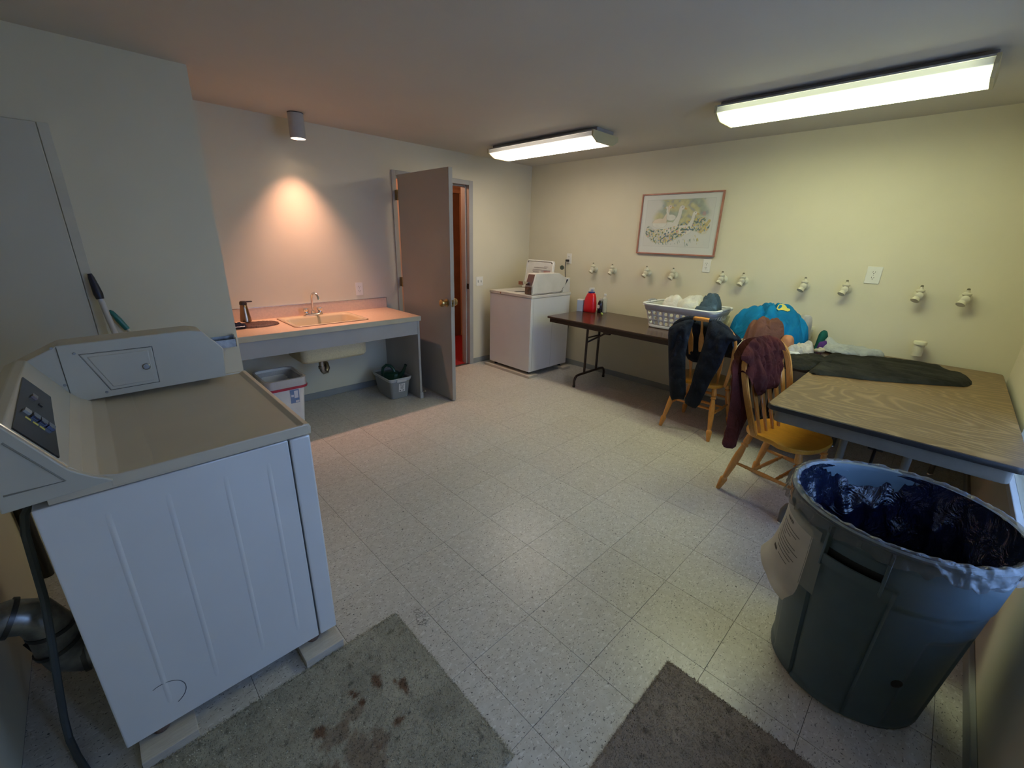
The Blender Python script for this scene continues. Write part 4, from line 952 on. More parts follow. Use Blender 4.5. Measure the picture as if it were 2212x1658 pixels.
mb = MB(); cloth(mb, S2, .009, hoopframe(-.045), lambda u, v, d: .012*(1-math.exp(-d/.02)), lambda u, v, d: .018*(1-math.exp(-d/.02))+.018*(puff(u, v, 11, 14, (1.6, .6))-.3)*sstep(0, .02, d))
put('sleeve', mb, MAR, mt, ang=80)
put('fold_over_hoop', over_strip(ch2, PI-.21, .262, -.128, .06, .06, .048, 5), MAR, mt, ang=80)
mb = MB(); cloth(mb, [(.30, .88), (.2, .96), (.1, .975), (-.03, .965), (-.11, .90), (-.12, .76), (.05, .72), (.24, .74)], .012, hoopframe(-.040), lambda u, v, d: 0, lambda u, v, d: .014*(1-math.exp(-d/.02))+.015*(folds(u, v, 10, 21, .6)-.3)*sstep(0, .02, d))
put('shirt_back', mb, MAR, mt, ang=80)

# ------------------------------------------------------------ clothes and bottles on the tables
BLK = fabric('washed_black_cotton', (.017, .017, .013), var=(7, .45), crease=.8, cs=6)
BP1 = [(2.677, -0.700), (2.935, -0.69), (3.117, -0.675), (3.343, -0.68), (3.421, -0.709), (3.47, -0.848), (3.568, -0.975), (3.62, -1.11), (3.655, -1.24), (3.51, -1.336), (3.475, -1.41), (3.279, -1.439), (3.137, -1.409), (3.094, -1.352), (2.973, -1.196), (2.827, -0.996), (2.76, -0.822)]
BP0 = [(3.08, -0.487), (3.184, -0.554), (3.25, -0.70), (3.105, -0.80), (2.942, -0.72), (2.80, -0.70), (2.735, -0.65), (2.765, -0.589), (2.93, -.50)]
bp = thing('black_pants', 'washed black pants laid flat across the wood-grain table', 'pants', (3.2, -1.0, T2Z))
ftab = lambda z: (lambda u, v: ((u, v, z), (0, 0, 1)))
mb = MB(); cloth(mb, BP1, .012, ftab(T2Z+.002), lambda u, v, d: .014*(1-math.exp(-d/.012))+.022*(puff(u, v, 8, 31, (1.2, .45))-.15)*sstep(0, .03, d), lambda u, v, d: 0); put('trouser_legs', mb, BLK, bp, ang=80)
mb = MB(); cloth(mb, BP0, .010, ftab(T2Z+.003), lambda u, v, d: .022*(1-math.exp(-d/.015))+.024*(puff(u, v, 11, 34)-.2)*sstep(0, .03, d), lambda u, v, d: 0); put('waistband', mb, BLK, bp, ang=80)
LGR = fabric('pale_grey_jersey', (.36, .38, .38), var=(10, .12))
gs = thing('grey_shirt', 'pale grey t-shirt crumpled behind the black pants', 'shirt', (3.6, -.8, T2Z))
GS = [(3.66, -0.575), (3.72, -0.60), (3.742, -0.673), (3.735, -0.761), (3.735, -0.872), (3.68, -0.985), (3.59, -0.975), (3.50, -0.844), (3.46, -0.706), (3.50, -0.625), (3.58, -0.595)]
mb = MB(); cloth(mb, GS, .009, ftab(T2Z+.016), lambda u, v, d: .026*(1-math.exp(-d/.015))+.026*(puff(u, v, 11, 41)-.2)*sstep(0, .03, d)+.045*math.exp(-(((u-3.62)/.05)**2+((v+.63)/.035)**2)), lambda u, v, d: .012); put('body', mb, LGR, gs, ang=80)
BLUE = fabric('bright_blue_fleece', (.002, .17, .38), .8, var=(5, .15), crease=1.0, cs=7)
bs = heap('blue_pile', 'large bright blue shirt bundled on the end of the dark table', [(3.30, -.03), (3.38, .05), (3.52, .07), (3.66, .02), (3.71, -.14), (3.715, -.34), (3.70, -.45), (3.60, -.52), (3.46, -.51), (3.34, -.40), (3.27, -.22)], T1Z+.0005, .275, BLUE, s=.009, f=7, amp=.10, seed=52, power=.62, R=.17, lean=(.04, .03), cat='shirt')
YEL = mat('yellow_print', (.60, .62, .02), .6)
def shade_at(x, y):      # top of a heap under a point
    me = bs.data; best = None
    for v in me.vertices:
        q = v.co+bs.location; d = (q.x-x)**2+(q.y-y)**2
        if q.z > .8 and (best is None or d < best[0]): best = (d, q.z)
    return best[1]
vb = [(v.co+bs.location) for v in bs.data.vertices if v.co.z > .05]
mb = MB(); b = bmesh.new(); c0 = b.verts.new((3.50, -.30, shade_at(3.50, -.30)+.006)); rg = []
for i in range(18):
    a = 2*PI*i/18; r = .047+.006*math.sin(3*a); x, y = 3.50+r*.7*math.cos(a), -.30+r*math.sin(a)
    rg.append(b.verts.new((x, y, shade_at(x, y)+.006)))
for i in range(18): b.faces.new((c0, rg[i], rg[(i+1) % 18]))
mb.add(b); put('yellow_emblem', mb, YEL, bs)
BRN = fabric('mauve_brown_fleece', (.17, .075, .055), var=(6, .2))
heap('brown_top', 'dusty brown top lying on the front of the blue pile', [(3.10, -.17), (3.20, -.14), (3.30, -.17), (3.36, -.28), (3.32, -.40), (3.22, -.43), (3.12, -.37), (3.07, -.27)], T1Z+.0005, .215, BRN, f=9, amp=.075, seed=61, power=.5, R=.09, cat='shirt')
heap('orange_pouch', 'peach-orange folded cloth corner sticking out beside the brown top', [(3.16, -.40), (3.26, -.39), (3.28, -.48), (3.17, -.50)], T1Z+.0005, .13, fabric('peach_cotton', (.50, .22, .11)), s=.008, f=9, amp=.012, seed=63, power=.28, R=.035, cat='cloth')
LACE = fabric('cream_crinkled', (.52, .47, .36), var=(20, .3))
heap('cream_scarf', 'cream and brown crinkled scarf between the two chairs', [(2.99, -.10), (3.12, -.06), (3.22, -.12), (3.20, -.24), (3.06, -.27), (2.98, -.19)], T1Z+.0005, .055, LACE, s=.006, f=26, amp=.055, seed=71, power=.4, cat='scarf')
SOCK = fabric('pale_lilac_sock', (.48, .45, .42), var=(9, .15))
heap('grey_sock_bundle', 'pale grey folded towel in front of the blue pile', [(3.10, -.455), (3.30, -.44), (3.47, -.52), (3.45, -.59), (3.30, -.60), (3.14, -.55)], T1Z+.0005, .060, SOCK, s=.007, f=13, amp=.06, seed=72, power=.4, cat='towel')
tag(put('white_sock', MB().tube([(3.02, -.43, T1Z+.018), (3.06, -.46, T1Z+.022), (3.10, -.50, T1Z+.022), (3.13, -.545, T1Z+.020), (3.14, -.56, T1Z+.018)], [.010, .019, .022, .020, .010], 12), fabric('white_cotton', (.62, .61, .56)), loc=(3.08, -.5, T1Z)), 'rolled white sock on the dark table edge beside the maroon top', 'sock')
sw = [(3.42+.034*math.cos(a)*(1-.03*i), -.625+.030*math.sin(a)*(1-.03*i), T1Z+.016+.0012*i) for i, a in enumerate([.5*q for q in range(15)])]
tag(put('cream_sock', MB().tube(sw, .012, 10), LACE, loc=(3.42, -.62, T1Z)), 'small curled cream sock beside the grey towel', 'sock')
heap('grey_towel', 'light grey cloth behind the right end of the blue pile', [(3.60, -.42), (3.68, -.37), (3.735, -.40), (3.735, -.485), (3.64, -.50)], T1Z+.0005, .235, SOCK, s=.008, f=10, amp=.02, seed=75, power=.28, R=.03, cat='cloth')
heap('teal_cloth', 'dark teal cloth poking out right of the blue pile', [(3.57, -.555), (3.67, -.55), (3.70, -.61), (3.62, -.63), (3.56, -.60)], T1Z+.0005, .135, fabric('teal_cotton', (.01, .10, .08)), s=.008, f=12, amp=.025, seed=76, power=.3, R=.03, cat='cloth')
heap('purple_cloth', 'purple cloth low at the right foot of the blue pile', [(3.52, -.575), (3.58, -.60), (3.60, -.645), (3.53, -.64), (3.50, -.60)], T1Z+.0005, .075, fabric('purple_cotton', (.09, .035, .18)), s=.007, f=12, amp=.015, seed=77, power=.3, R=.03, cat='cloth')

# laundry basket
bk = thing('laundry_basket', 'white plastic laundry basket full of clothes on the dark table', 'laundry basket', (3.455, .455, T1Z+.001), PI/2)
BW = mat('basket_plastic', (.72, .72, .71), .42, var=(6, .03))
def bwall(hx_, hy_, z): return rrl(hx_, hy_, .05, z)
mb = MB(); mb2 = loft(MB(), [bwall(.285, .155, .002), bwall(.272, .145, .0)], False, True)
loft(mb, [bwall(.272, .145, .0), bwall(.285, .155, .004), bwall(.292, .160, .030)], True, False)
loft(mb, [bwall(.318, .192, .165), bwall(.330, .205, .208), bwall(.340, .215, .214), bwall(.344, .219, .206)], False, False)
# holed middle band between z .03 and .165
P0 = rr(0, 0, .292, .160, .05); P1 = rr(0, 0, .318, .192, .05)
def seglen(P): return [math.hypot(P[(i+1) % len(P)][0]-P[i][0], P[(i+1) % len(P)][1]-P[i][1]) for i in range(len(P))]
L0 = seglen(P0); TOT = sum(L0)
def band(s_, f):
    s_ %= TOT; i = 0
    while s_ > L0[i] and i < len(L0)-1: s_ -= L0[i]; i += 1
    k_ = min(1, s_/L0[i]); j = (i+1) % len(P0)
    a = (P0[i][0]+(P0[j][0]-P0[i][0])*k_, P0[i][1]+(P0[j][1]-P0[i][1])*k_); b = (P1[i][0]+(P1[j][0]-P1[i][0])*k_, P1[i][1]+(P1[j][1]-P1[i][1])*k_)
    return (a[0]+(b[0]-a[0])*f, a[1]+(b[1]-a[1])*f, .03+.135*f)
NC = 34; cw = TOT/NC; b = bmesh.new()
for c in range(NC):
    for r_ in range(3):
        cx_, cf = (c+.5)*cw, (r_+.5)/3; sq = []; ci = []
        for q in range(16):
            a = 2*PI*q/16+PI/4; dx, dy = math.cos(a), math.sin(a); m_ = max(abs(dx), abs(dy))
            sq.append(b.verts.new(band(cx_+dx/m_*cw/2, cf+dy/m_/6))); ci.append(b.verts.new(band(cx_+dx*cw*.30+dy*.003, cf+dy*.118)))
        for q in range(16): b.faces.new((sq[q], sq[(q+1) % 16], ci[(q+1) % 16], ci[q]))
bmesh.ops.remove_doubles(b, verts=b.verts[:], dist=.0004); bmesh.ops.recalc_face_normals(b, faces=b.faces[:]); mb.add(b)
bo = put('basket_body', mb, BW, bk, local=True); md = bo.modifiers.new('s', 'SOLIDIFY'); md.thickness = .004; md.offset = -1
rp = [(x, y, .212+.010*(abs(x)/.33)**2) for x, y in rr(0, 0, .338, .213, .06, 8)]
put('basket_rim', MB().tube(rp, .011, 10, closed=True, ry=.008), mat('basket_rim_white', (.82, .83, .84), .3), bk, local=True)
for s in (-1, 1): put('handle_grip', MB().tube([(s*.338, -.07, .222), (s*.352, -.05, .230), (s*.355, 0, .232), (s*.352, .05, .230), (s*.338, .07, .222)], .014, 10), mat('grip_grey', (.30, .31, .32), .5), bk, local=True)
WHC = fabric('warm_white_cotton', (.68, .65, .58), var=(8, .1)); CRM = fabric('cream_twill', (.66, .64, .56), var=(9, .1)); LJ = denim('light_denim', (.07, .11, .15))
bz = T1Z+.03
heap('white_cloth', 'rounded white cloth at the left end of the laundry basket', [(3.34, .58), (3.36, .68), (3.48, .70), (3.58, .64), (3.57, .50), (3.44, .45), (3.35, .48)], bz, .265, WHC, f=8, amp=.05, seed=81, power=.45, R=.09, cat='cloth')
heap('cream_pants', 'long cream pants folded across the middle of the laundry basket', [(3.31, .42), (3.36, .54), (3.46, .56), (3.60, .48), (3.62, .28), (3.50, .24), (3.36, .28)], bz, .255, CRM, f=9, amp=.085, seed=85, power=.42, R=.08, cat='pants', stretch=(1.6, .6))
heap('blue_jeans', 'light blue jeans bundled at the right end of the laundry basket', [(3.32, .28), (3.38, .34), (3.52, .36), (3.62, .30), (3.62, .19), (3.52, .155), (3.36, .16)], bz, .285, LJ, f=11, amp=.08, seed=88, power=.42, R=.07, cat='jeans')
heap('denim_shorts', 'blue denim cuff lying low at the front right of the basket', [(3.30, .20), (3.31, .34), (3.36, .36), (3.40, .30), (3.40, .18), (3.34, .16)], bz, .215, LJ, f=12, amp=.03, seed=90, power=.4, R=.04, cat='jeans')

# bottles on the far end of the dark table
RED = mat('red_detergent_plastic', (.62, .006, .012), .28, coat=.2, var=(6, .05)); NVB = mat('navy_cap', (.015, .02, .16), .3)
dt = thing('detergent_bottle', 'red laundry detergent bottle with a blue spout on the dark table', 'bottle', (3.545, 1.585, T1Z), PI/2)
def orr(hx_, hy_, z, cx_=0): return [(x+cx_, y, z) for x, y in rr(0, 0, hx_, hy_, min(hx_, hy_)*.9)]
put('bottle_body', loft(MB(), [orr(.066, .040, 0), orr(.073, .045, .006), orr(.076, .047, .05), orr(.072, .045, .11), orr(.062, .040, .165, -.004), orr(.048, .034, .20, -.008), orr(.036, .030, .215, -.008)], True, True), RED, dt, local=True, ang=60)
put('handle', MB().tube([(.030, -.030, .195), (.052, -.040, .165), (.060, -.046, .12), (.052, -.046, .08)], [.012, .014, .013, .010], 10), RED, dt, local=True)
put('handle_recess_shade', MB().tube([(.018, -.0405, .170), (.030, -.044, .135), (.034, -.0455, .10), (.03, -.0455, .075)], [.006, .011, .011, .005], 8), mat('shaded_red', (.35, .004, .008), .4), dt, local=True)  # darker copy of the bottle red paints the shade in the recess
put('spout_ring', MB().lathe([(.037, .214), (.037, .226), (.030, .228)], 20, TR(-.008)), NVB, dt, local=True)
put('spout', MB().lathe([(.016, .226), (.013, .250), (.009, .252), (0, .252)], 16, TR(-.010)), NVB, dt, local=True)
k = N('clear_plastic'); k.b.inputs['Alpha'].default_value = .28; k.b.inputs['Roughness'].default_value = .1; k.b.inputs['Base Color'].default_value = (.8, .82, .9, 1); CLEAR = k.m
put('measuring_cap', MB().lathe([(.033, .228), (.031, .268), (.0, .270)], 20, TR(-.008)), CLEAR, dt, local=True)
put('label', MB().box(.066, .0775, -.02, .02, .05, .13, .003), mat('label_cream', (.62, .55, .40), .5), dt, local=True)
b1 = thing('small_carton', 'small pale blue and white carton left of the red detergent', 'carton', (3.515, 1.69, T1Z), .2)
put('carton_body', MB().box(-.028, .028, -.035, .035, 0, .122, .003), mat('pale_blue_card', (.36, .42, .55), .5), b1, local=True)
put('carton_lid', MB().box(-.029, .029, -.036, .036, .122, .134, .004), WPL, b1, local=True)
b2 = thing('black_bottle', 'small black bottle with a white oval label right of the detergent', 'bottle', (3.60, 1.485, T1Z), -.3)
put('bottle_body', MB().lathe([(.027, 0), (.030, .004), (.030, .085), (.026, .115), (.016, .135), (.014, .14), (0, .14)], 24), mat('black_gloss', (.012, .010, .022), .2, coat=.5), b2, local=True)
put('bottle_cap', MB().lathe([(.016, .138), (.016, .162), (0, .164)], 16), mat('pale_cap', (.55, .48, .40), .4), b2, local=True)
put('oval_label', MB().lathe([(.020, 0), (.019, .002), (.013, .002), (.013, .0012), (0, .0012)], 24, TR(-.0295, -.006, .07, ry=-PI/2)), WPL, b2, local=True)
b3 = thing('clear_bottle', 'clear bottle with pale cream contents behind the black bottle', 'bottle', (3.655, 1.47, T1Z))
put('bottle_body', MB().lathe([(.030, 0), (.032, .004), (.032, .12), (.026, .16), (.013, .175), (.013, .19)], 24), CLEAR, b3, local=True)
put('contents', MB().lathe([(.0285, .003), (.030, .008), (.030, .118), (.024, .150), (0, .152)], 20), mat('pale_yellow_contents', (.55, .52, .36), .6), b3, local=True)
put('bottle_cap', MB().lathe([(.015, .188), (.015, .205), (0, .206)], 16), WPL, b3, local=True)
tag(put('lime_marker', MB().lathe([(.004, 0), (.008, .004), (.009, .03), (.009, .075), (.006, .080), (.006, .085), (0, .086)], 14, TR(3.487, 1.372, T1Z+.0095, ry=PI/2, rz=.75)), mat('lime_plastic', (.42, .55, .12), .35), loc=(3.52, 1.41, T1Z)), 'small lime green marker lying in front of the bottles', 'marker')

# ------------------------------------------------------------ grey bin by the near wall
BCX, BCY = 1.318, -1.262
BING = mat('grey_bin_plastic', (.080, .120, .150), .42, bump=(260, .12, .0008), var=(5, .08))
bin_ = thing('garbage_bin', 'big slate-grey round garbage bin with a dark liner in the right foreground', 'garbage bin', (BCX, BCY, 0))
def pan(th, a0, a1, w=.05): return sstep(a0-w, a0, th)*(1-sstep(a1, a1+w, th))
def binwall(u, v):
    th = 2*PI*u; z = .004+v*.640; r = .228+.052*(z/.64)
    dg = math.degrees(th) % 360
    r += .004*sstep(.505, .515, z)
    for c_ in (168, 348):
        dd = abs((dg-c_+180) % 360-180)
        ins = (1-sstep(21, 22.5, dd))
        r -= .010*ins*sstep(0.0, .02, z)*(1-sstep(.56, .575, z))
        if dd < 21: r += .004*(1-sstep(.50, .52, z))
    for c_ in (233, 288, 103, 48):
        dd = abs((dg-c_+180) % 360-180)
        r -= .006*(1-sstep(17, 18.5, dd))*(1-sstep(.405, .415, z))*sstep(.02, .03, z)
    return (r*math.cos(th), r*math.sin(th), z)
mb = MB(); mb.grid(240, 66, binwall, True)
mb.lathe([(0, .006), (.22, .004), (.229, .0045)], 60, cap=False)
put('body', mb, BING, bin_, local=True, ang=50)
put('rim_collar', MB().lathe([(.279, .628), (.2825, .630), (.284, .690), (.296, .694), (.299, .699), (.297, .705), (.288, .707), (.280, .704), (.276, .690), (.272, .640), (.268, .60)], 72, cap=False), BING, bin_, local=True)
for c_ in (168, 348):
    hb = MB(); b = bmesh.new(); A = math.radians(c_); w_ = math.radians(14.5); Rr = []
    for i in range(17):
        th = A-w_+2*w_*i/16
        Rr.append([b.verts.new((r*math.cos(th), r*math.sin(th), z)) for r, z in ((.270, .548), (.300, .556), (.302, .590), (.298, .592), (.294, .562), (.270, .556))])
    for p, q in zip(Rr, Rr[1:]):
        for k_ in range(6): b.faces.new((p[k_], p[(k_+1) % 6], q[(k_+1) % 6], q[k_]))
    b.faces.new(Rr[0][::-1]); b.faces.new(Rr[-1]); bmesh.ops.recalc_face_normals(b, faces=b.faces[:]); hb.add(b)
    for s in (-1, 1):
        th = A+s*(w_+.006); hb.box(.283, .304, -.004, .004, .548, .690, .0015, 1, Matrix.Rotation(th, 4, 'Z'))
    hb.box(.283, .290, -.004, .004, .66, .69, .001, 1, Matrix.Rotation(A, 4, 'Z'))
    put('bin_handle', hb, BING, bin_, local=True)
    mbk = MB(); mbk.grid(14, 2, lambda a, b2_: (.2815*math.cos(A-w_+2*w_*a), .2815*math.sin(A-w_+2*w_*a), .557+.070*b2_))
    put('handle_pocket_shade', mbk, mat('pocket_shade', (.006, .007, .008), .6), bin_, local=True)  # black sheet stands in for the shade inside the handle pocket
put('scuff_mark', MB().lathe([(.016, 0), (.010, .0012), (0, .0014)], 12, Matrix.Rotation(math.radians(211), 4, 'Z') @ TR(.2475, 0, .225, ry=PI/2)), BLACK, bin_, local=True)
LINM = N('dark_bin_liner'); LINM.b.inputs['Base Color'].default_value = (.005, .009, .026, 1); LINM.b.inputs['Roughness'].default_value = .20; LINM.b.inputs['Specular IOR Level'].default_value = .55
LINM.bump(LINM.noise(LINM.coord((1, 1, .6)), 13, 5, .6, 1.2), .9, .02)
SKM = N('grey_liner_skirt'); SKM.b.inputs['Base Color'].default_value = (.09, .10, .12, 1); SKM.b.inputs['Roughness'].default_value = .16; SKM.b.inputs['Alpha'].default_value = .5; SKM.b.inputs['Specular IOR Level'].default_value = .8
SKM.bump(SKM.noise(SKM.coord((1, 1, 1)), 40, 4, .6, .6), .8, .008)
lin_t = thing('bin_liner', 'dark blue-black plastic bag lining the grey bin, folded over its rim', 'bin bag', (BCX, BCY, .70))
def inner(u, v):
    th = 2*PI*u; c_, s_ = math.cos(th), math.sin(th)
    z = .010-.42*v**.9; r = (.277-.03*v)
    cr_ = ridge(c_*3.3, s_*3.3, z*2.2+2); c2 = ridge(c_*6+nz(z*9, c_)*.5, s_*6, z*5)
    r -= (.006+.030*cr_*cr_+.010*c2)*sstep(0, .35, v)
    # sagging folds below the rim on the far side
    sag = max(0, math.cos(th-math.radians(26)))**16
    z -= .045*sag*(1-v)**2
    if v > .86: r *= 1-((v-.86)/.14)**1.5*.97; z += .03*cr_
    return (r*c_, r*s_, z)
mb = MB(); mb.grid(170, 60, inner, True); put('bag_inside', mb, LINM.m, lin_t, local=True, ang=70)
def skirt(u, v):
    th = 2*PI*u; c_, s_ = math.cos(th), math.sin(th); sag = max(0, math.cos(th-math.radians(26)))**16
    dr = .045+.025*nz(c_*3, s_*3, 7)+.014*nz(c_*12, s_*12, 1)+.05*max(0, math.cos(th-math.radians(-55)))**6
    a = min(1, v/.32)
    if v < .32: r = .277+.026*a; z = .010+.010*math.sin(PI*a)-.050*sag*(1-a)
    else:
        b_ = (v-.32)/.68; r = .303+.010*b_*(.6+nz(c_*8, s_*8, 3)); z = .010-dr*b_
    w = .006*nz(c_*16, s_*16, v*3)+.006*ridge(c_*22, s_*22, v*2)*sstep(.1, .4, v)
    return ((r+w)*c_, (r+w)*s_, z+.006*nz(c_*14, s_*14, 5))
mb = MB(); mb.grid(260, 16, skirt, True); put('bag_skirt', mb, SKM.m, lin_t, local=True, ang=70)
# taped paper sign
sg = thing('paper_sign', 'printed paper sign taped to the left side of the grey bin', 'sign', (BCX, BCY, .5))
def spt(a, b, off=0):   # a 0..1 along the width (left to right as read), b 0..1 downwards
    th = math.radians(97+46*a); flare = .050*b**2*(1-.75*a)+.012*sstep(.75, 1, b)
    z = .628-.285*b-.012*a*b; r = .2885+flare-.050*b*.85+.050*b*.62+off
    curl = .030*sstep(.86, 1, b)*sstep(.5, 1, a); r += curl
    th += -.10*b**2*(1-a)
    return (BCX+r*math.cos(th), BCY+r*math.sin(th), z+curl*.5)
put('paper', MB().grid(22, 26, lambda a, b: spt(a, b)), mat('aged_paper', (.50, .47, .42), .8, var=(9, .06)), sg)
pr_ = MB()
def bar(a0, a1, b0, b1): pr_.grid(8, 2, lambda a, b: spt(a0+(a1-a0)*a, b0+(b1-b0)*b, .0008))
x_ = .36
for wch in (.030, .024, .028, .012, .028, .030): bar(x_, x_+wch, .135, .165); x_ += wch+.012
for i, (a0, a1) in enumerate(((.22, .80), (.22, .74), (.24, .60), (.22, .46), (.22, .78), (.20, .86), (.22, .70), (.20, .82), (.34, .76))):
    bar(a0, a1, .235+i*.045, .244+i*.045)
bar(.26, .40, .655, .695); bar(.46, .72, .66, .668)
put('printed_text', pr_, mat('ink', (.06, .055, .055), .8), sg)
TAPE = N('clear_tape'); TAPE.b.inputs['Base Color'].default_value = (.36, .37, .34, 1); TAPE.b.inputs['Roughness'].default_value = .3; TAPE.b.inputs['Alpha'].default_value = .5
def tp_(a0, a1, b0, b1): 
    def f(a, b):
        th = math.radians(97+46*(a0+(a1-a0)*a)); z = .628-.285*(b0+(b1-b0)*b)
        r = (.2905 if z > .63 else .2905-.02*(b0+(b1-b0)*b)); return (BCX+r*math.cos(th), BCY+r*math.sin(th), z)
    return f
put('tape', MB().grid(12, 3, tp_(-.08, 1.12, -.05, .09)).grid(4, 8, lambda a, b: tuple(Vector(spt(.98+.22*a, .06+.66*b))+Vector((0, 0, 0)))), TAPE.m, sg)

# ------------------------------------------------------------ carpet mats
def carpet(name, label, x0, x1, y0, y1, colfn, seed, rot=0, nblade=60000, nfr=1500):
    cx, cy = (x0+x1)/2, (y0+y1)/2; hx_, hy_ = (x1-x0)/2, (y1-y0)/2
    t = thing(name, label, 'mat', (cx, cy, 0), rot)
    rs = np.random.RandomState(seed)
    nx_, ny_ = int(hx_*2/.01), int(hy_*2/.01); V = []; Cc = []; F = []
    def edge(u, v):
        x = -hx_+2*hx_*u; y = -hy_+2*hy_*v
        e = .005*nz(x*14, y*14, seed)+.004*nz(x*50, y*50, seed+2)
        if u < .01 or u > .99: x += e
        if v < .01 or v > .99: y += e
        return x, y
    for i in range(nx_+1):
        for j in range(ny_+1):
            x, y = edge(i/nx_, j/ny_); m_ = min(i, nx_-i, j, ny_-j)
            V.append((x, y, (.0055+.0012*nz(x*60, y*60, seed)) if m_ > 0 else .001)); Cc.append((*colfn(cx+x, cy+y, 0), 1))
    for i in range(nx_):
        for j in range(ny_): a = i*(ny_+1)+j; F.append((a, a+ny_+1, a+ny_+2, a+1))
    me = bpy.data.meshes.new('b'); me.from_pydata(V, [], F)
    ca = me.color_attributes.new('col', 'FLOAT_COLOR', 'POINT'); ca.data.foreach_set('color', np.array(Cc, dtype=np.float32).ravel())
    CM = MATS.get('carpetcol') or vcol_mat('carpet_pile', .95); MATS['carpetcol'] = CM
    put('backing', me, CM, t, local=True)
    n = nblade
    px = rs.uniform(-hx_, hx_, n); py = rs.uniform(-hy_, hy_, n)
    ex = rs.choice([0, 1, 2, 3], nfr); fx = np.where(ex == 0, -hx_, np.where(ex == 1, hx_, rs.uniform(-hx_, hx_, nfr))); fy = np.where(ex == 2, -hy_, np.where(ex == 3, hy_, rs.uniform(-hy_, hy_, nfr)))
    X = np.concatenate([px, fx]); Y = np.concatenate([py, fy]); m_ = n+nfr
    ang_ = rs.uniform(0, 2*PI, m_); ln = np.concatenate([rs.uniform(.003, .008, n), rs.uniform(.004, .016, nfr)]); wd = np.concatenate([rs.uniform(.0009, .0024, n), rs.uniform(.0004, .0009, nfr)])
    hz_ = np.concatenate([rs.uniform(.006, .0105, n), rs.uniform(.001, .008, nfr)])
    dx, dy = np.cos(ang_), np.sin(ang_)
    base_z = np.concatenate([np.full(n, .0045), np.full(nfr, .0015)])
    P = np.zeros((m_, 3, 3)); P[:, 0] = np.stack([X-dy*wd, Y+dx*wd, base_z], 1); P[:, 1] = np.stack([X+dy*wd, Y-dx*wd, base_z], 1); P[:, 2] = np.stack([X+dx*ln, Y+dy*ln, hz_], 1)
    me = bpy.data.meshes.new('p'); me.vertices.add(m_*3); me.vertices.foreach_set('co', P.ravel())
    me.loops.add(m_*3); me.loops.foreach_set('vertex_index', np.arange(m_*3)); me.polygons.add(m_); me.polygons.foreach_set('loop_start', np.arange(m_)*3); me.polygons.foreach_set('loop_total', np.full(m_, 3)); me.update(); me.validate()
    jit = rs.uniform(.50, 1.55, m_); cols = np.ones((m_, 3, 4), dtype=np.float32)
    for i in range(m_):
        c = colfn(cx+X[i], cy+Y[i], 1); cols[i, :, 0] = c[0]*jit[i]; cols[i, :, 1] = c[1]*jit[i]; cols[i, :, 2] = c[2]*jit[i]
    ca = me.color_attributes.new('col', 'FLOAT_COLOR', 'POINT'); ca.data.foreach_set('color', cols.ravel())
    o = put('carpet_pile', me, CM, t, local=True); o['kind'] = 'stuff'
    return t
STAINS = [(.008, -.130, .017, .030), (.070, -.207, .016, .030), (-.068, -.128, .014, .010), (-.058, -.160, .014, .012), (-.10, -.178, .040, .024), (-.005, -.300, .020, .012), (-.17, -.20, .05, .035), (-.13, -.33, .05, .10), (-.07, -.31, .02, .045), (-.075, -.108, .010, .008), (-.20, -.16, .02, .02), (-.24, -.30, .05, .05), (.052, -.175, .008, .008), (-.37, -.20, .03, .02)]
def col1(x, y, blade):
    n1 = nz(x*7, y*7, 3); n2 = nz(x*30, y*30, 6)
    c = np.array([.34, .32, .255])*(1+.28*n1+.18*n2)
    for sx0, sy0, rx, ry in STAINS:
        d = ((x-sx0)/rx)**2+((y-sy0)/ry)**2+.9*nz(x*55, y*55, 9)
        if d < 1.25:
            k_ = .85*(1-sstep(.6, 1.25, d)); k_ *= .55 if max(rx, ry) > .032 else 1; c = c*(1-k_)+np.array([.115, .045, .018])*k_
    if nz(x*45, y*45, 17) > .52: c = c*.5
    return c
def col2(x, y, blade):
    n1 = nz(x*6, y*6, 13); n2 = nz(x*35, y*35, 16)
    c = np.array([.27, .225, .185])*(1+.25*n1+.20*n2)
    if nz(x*42, y*42, 27) > .50: c = c*.5
    return c
carpet('carpet_mat', 'grey-green carpet offcut with rusty stains in front of the dryer', -.84, .205, -.625, .083, col1, 5)
carpet('carpet_mat', 'brown-grey carpet offcut with a frayed edge at the bottom centre', .12, .845, -1.50, -.805, col2, 8, 0, 50000)
rs_ = random.Random(3)
fz = MB()
for i in range(9):
    x, y = .26+rs_.uniform(-.01, .02), .0+rs_.uniform(-.05, .03)
    fz.tube([(x+rs_.uniform(-.02, .02), y+rs_.uniform(-.02, .02), .002+.003*rs_.random()) for _ in range(4)], .0005, 4)
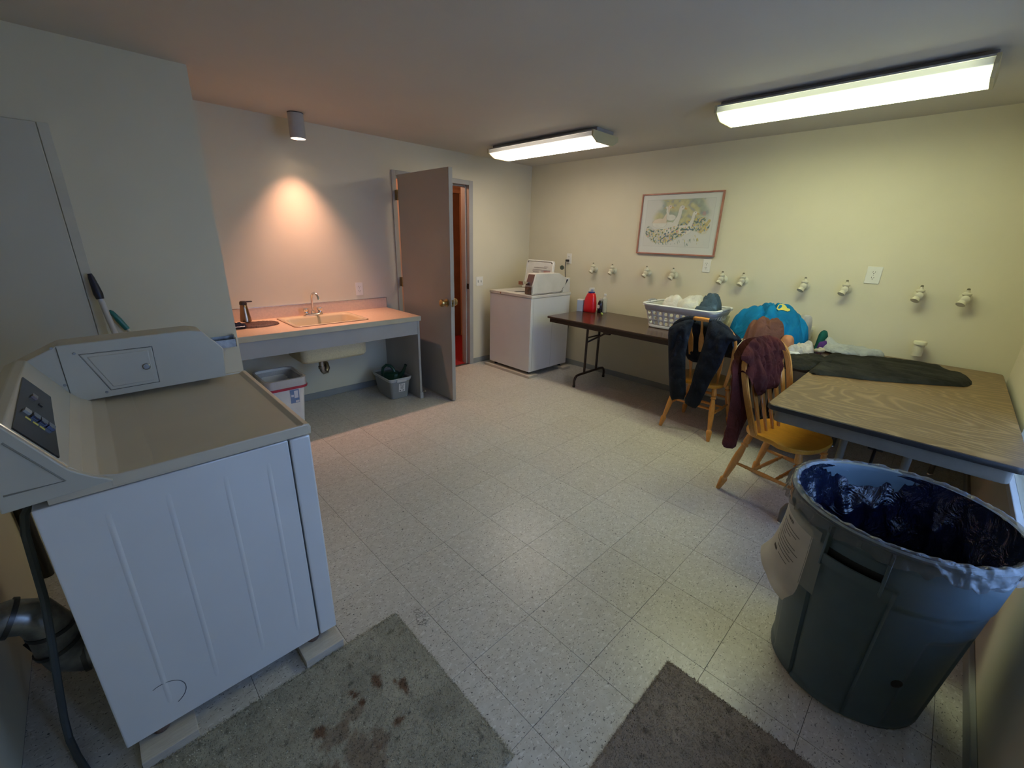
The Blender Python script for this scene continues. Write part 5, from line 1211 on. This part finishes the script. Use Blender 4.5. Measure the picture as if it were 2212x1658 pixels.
tag(put('loose_threads', fz, mat('thread_brown', (.10, .08, .06), .9), loc=(.265, -.01, 0)), 'loose brown threads on the tiles beside the stained carpet corner', 'threads')['kind'] = 'stuff'

# ------------------------------------------------------------ mop, brush and bracket on the partition
mp = thing('mop', 'white mop pole with a dark grip leaning against the partition', 'mop', (-.29, 1.80, 0))
a, b_ = Vector((-.285, 1.80, .02)), Vector((-.413, 1.975, 1.262)); m1 = a.lerp(b_, .895)
put('pole', MB().tube([a, m1], .0135, 12), mat('mop_white', (.52, .50, .46), .45), mp)
put('grip', MB().tube([m1, m1.lerp(b_, .2), m1.lerp(b_, .5), m1.lerp(b_, .85), b_], [.016, .020, .017, .013, .009], 12), mat('grip_navy', (.012, .013, .030), .5), mp)
put('mop_head', MB().box(-.40, -.17, 1.74, 1.84, 0, .03, .006), BLACK, mp)
br = thing('broom', 'teal-handled broom leaning behind the mop', 'broom', (.02, 1.93, 0))
p0, p1, p2, p3 = Vector((-.376, 1.988, 1.066)), Vector((-.325, 1.984, .955)), Vector((-.303, 1.982, .912)), Vector((.10, 1.93, .06))
put('handle', MB().tube([p0, p0.lerp(p1, .1), p0.lerp(p1, .5), p1], [.004, .011, .015, .013], 10), mat('teal_plastic', (.015, .16, .15), .4), br)
put('pole', MB().tube([p1, p2, p3], .008, 10), mat('cream_pole', (.55, .52, .40), .4), br)
put('broom_head', MB().box(.02, .18, 1.90, 1.96, 0, .07, .008), MATS['teal_plastic'], br)
bkt = thing('wall_bracket', 'grey metal bracket fixed to the partition edge beside the dryer', 'bracket', (.05, 2.0, .79))
put('channel', MB().box(-.12, .176, 1.945, 2.007, .786, .790).box(-.12, .176, 1.943, 1.947, .786, .836).box(-.12, .176, 2.003, 2.0075, .786, .85), STEEL, bkt)
put('end_plate', MB().box(.168, .173, 1.955, 2.0075, .83, .864).box(.172, .178, 1.943, 2.0075, .785, .85, .002), CHROME, bkt)
put('hook_screw', MB().lathe([(.006, 0), (0, .003)], 8, TR(2.5, YN, 0)), STEEL, win) if False else None
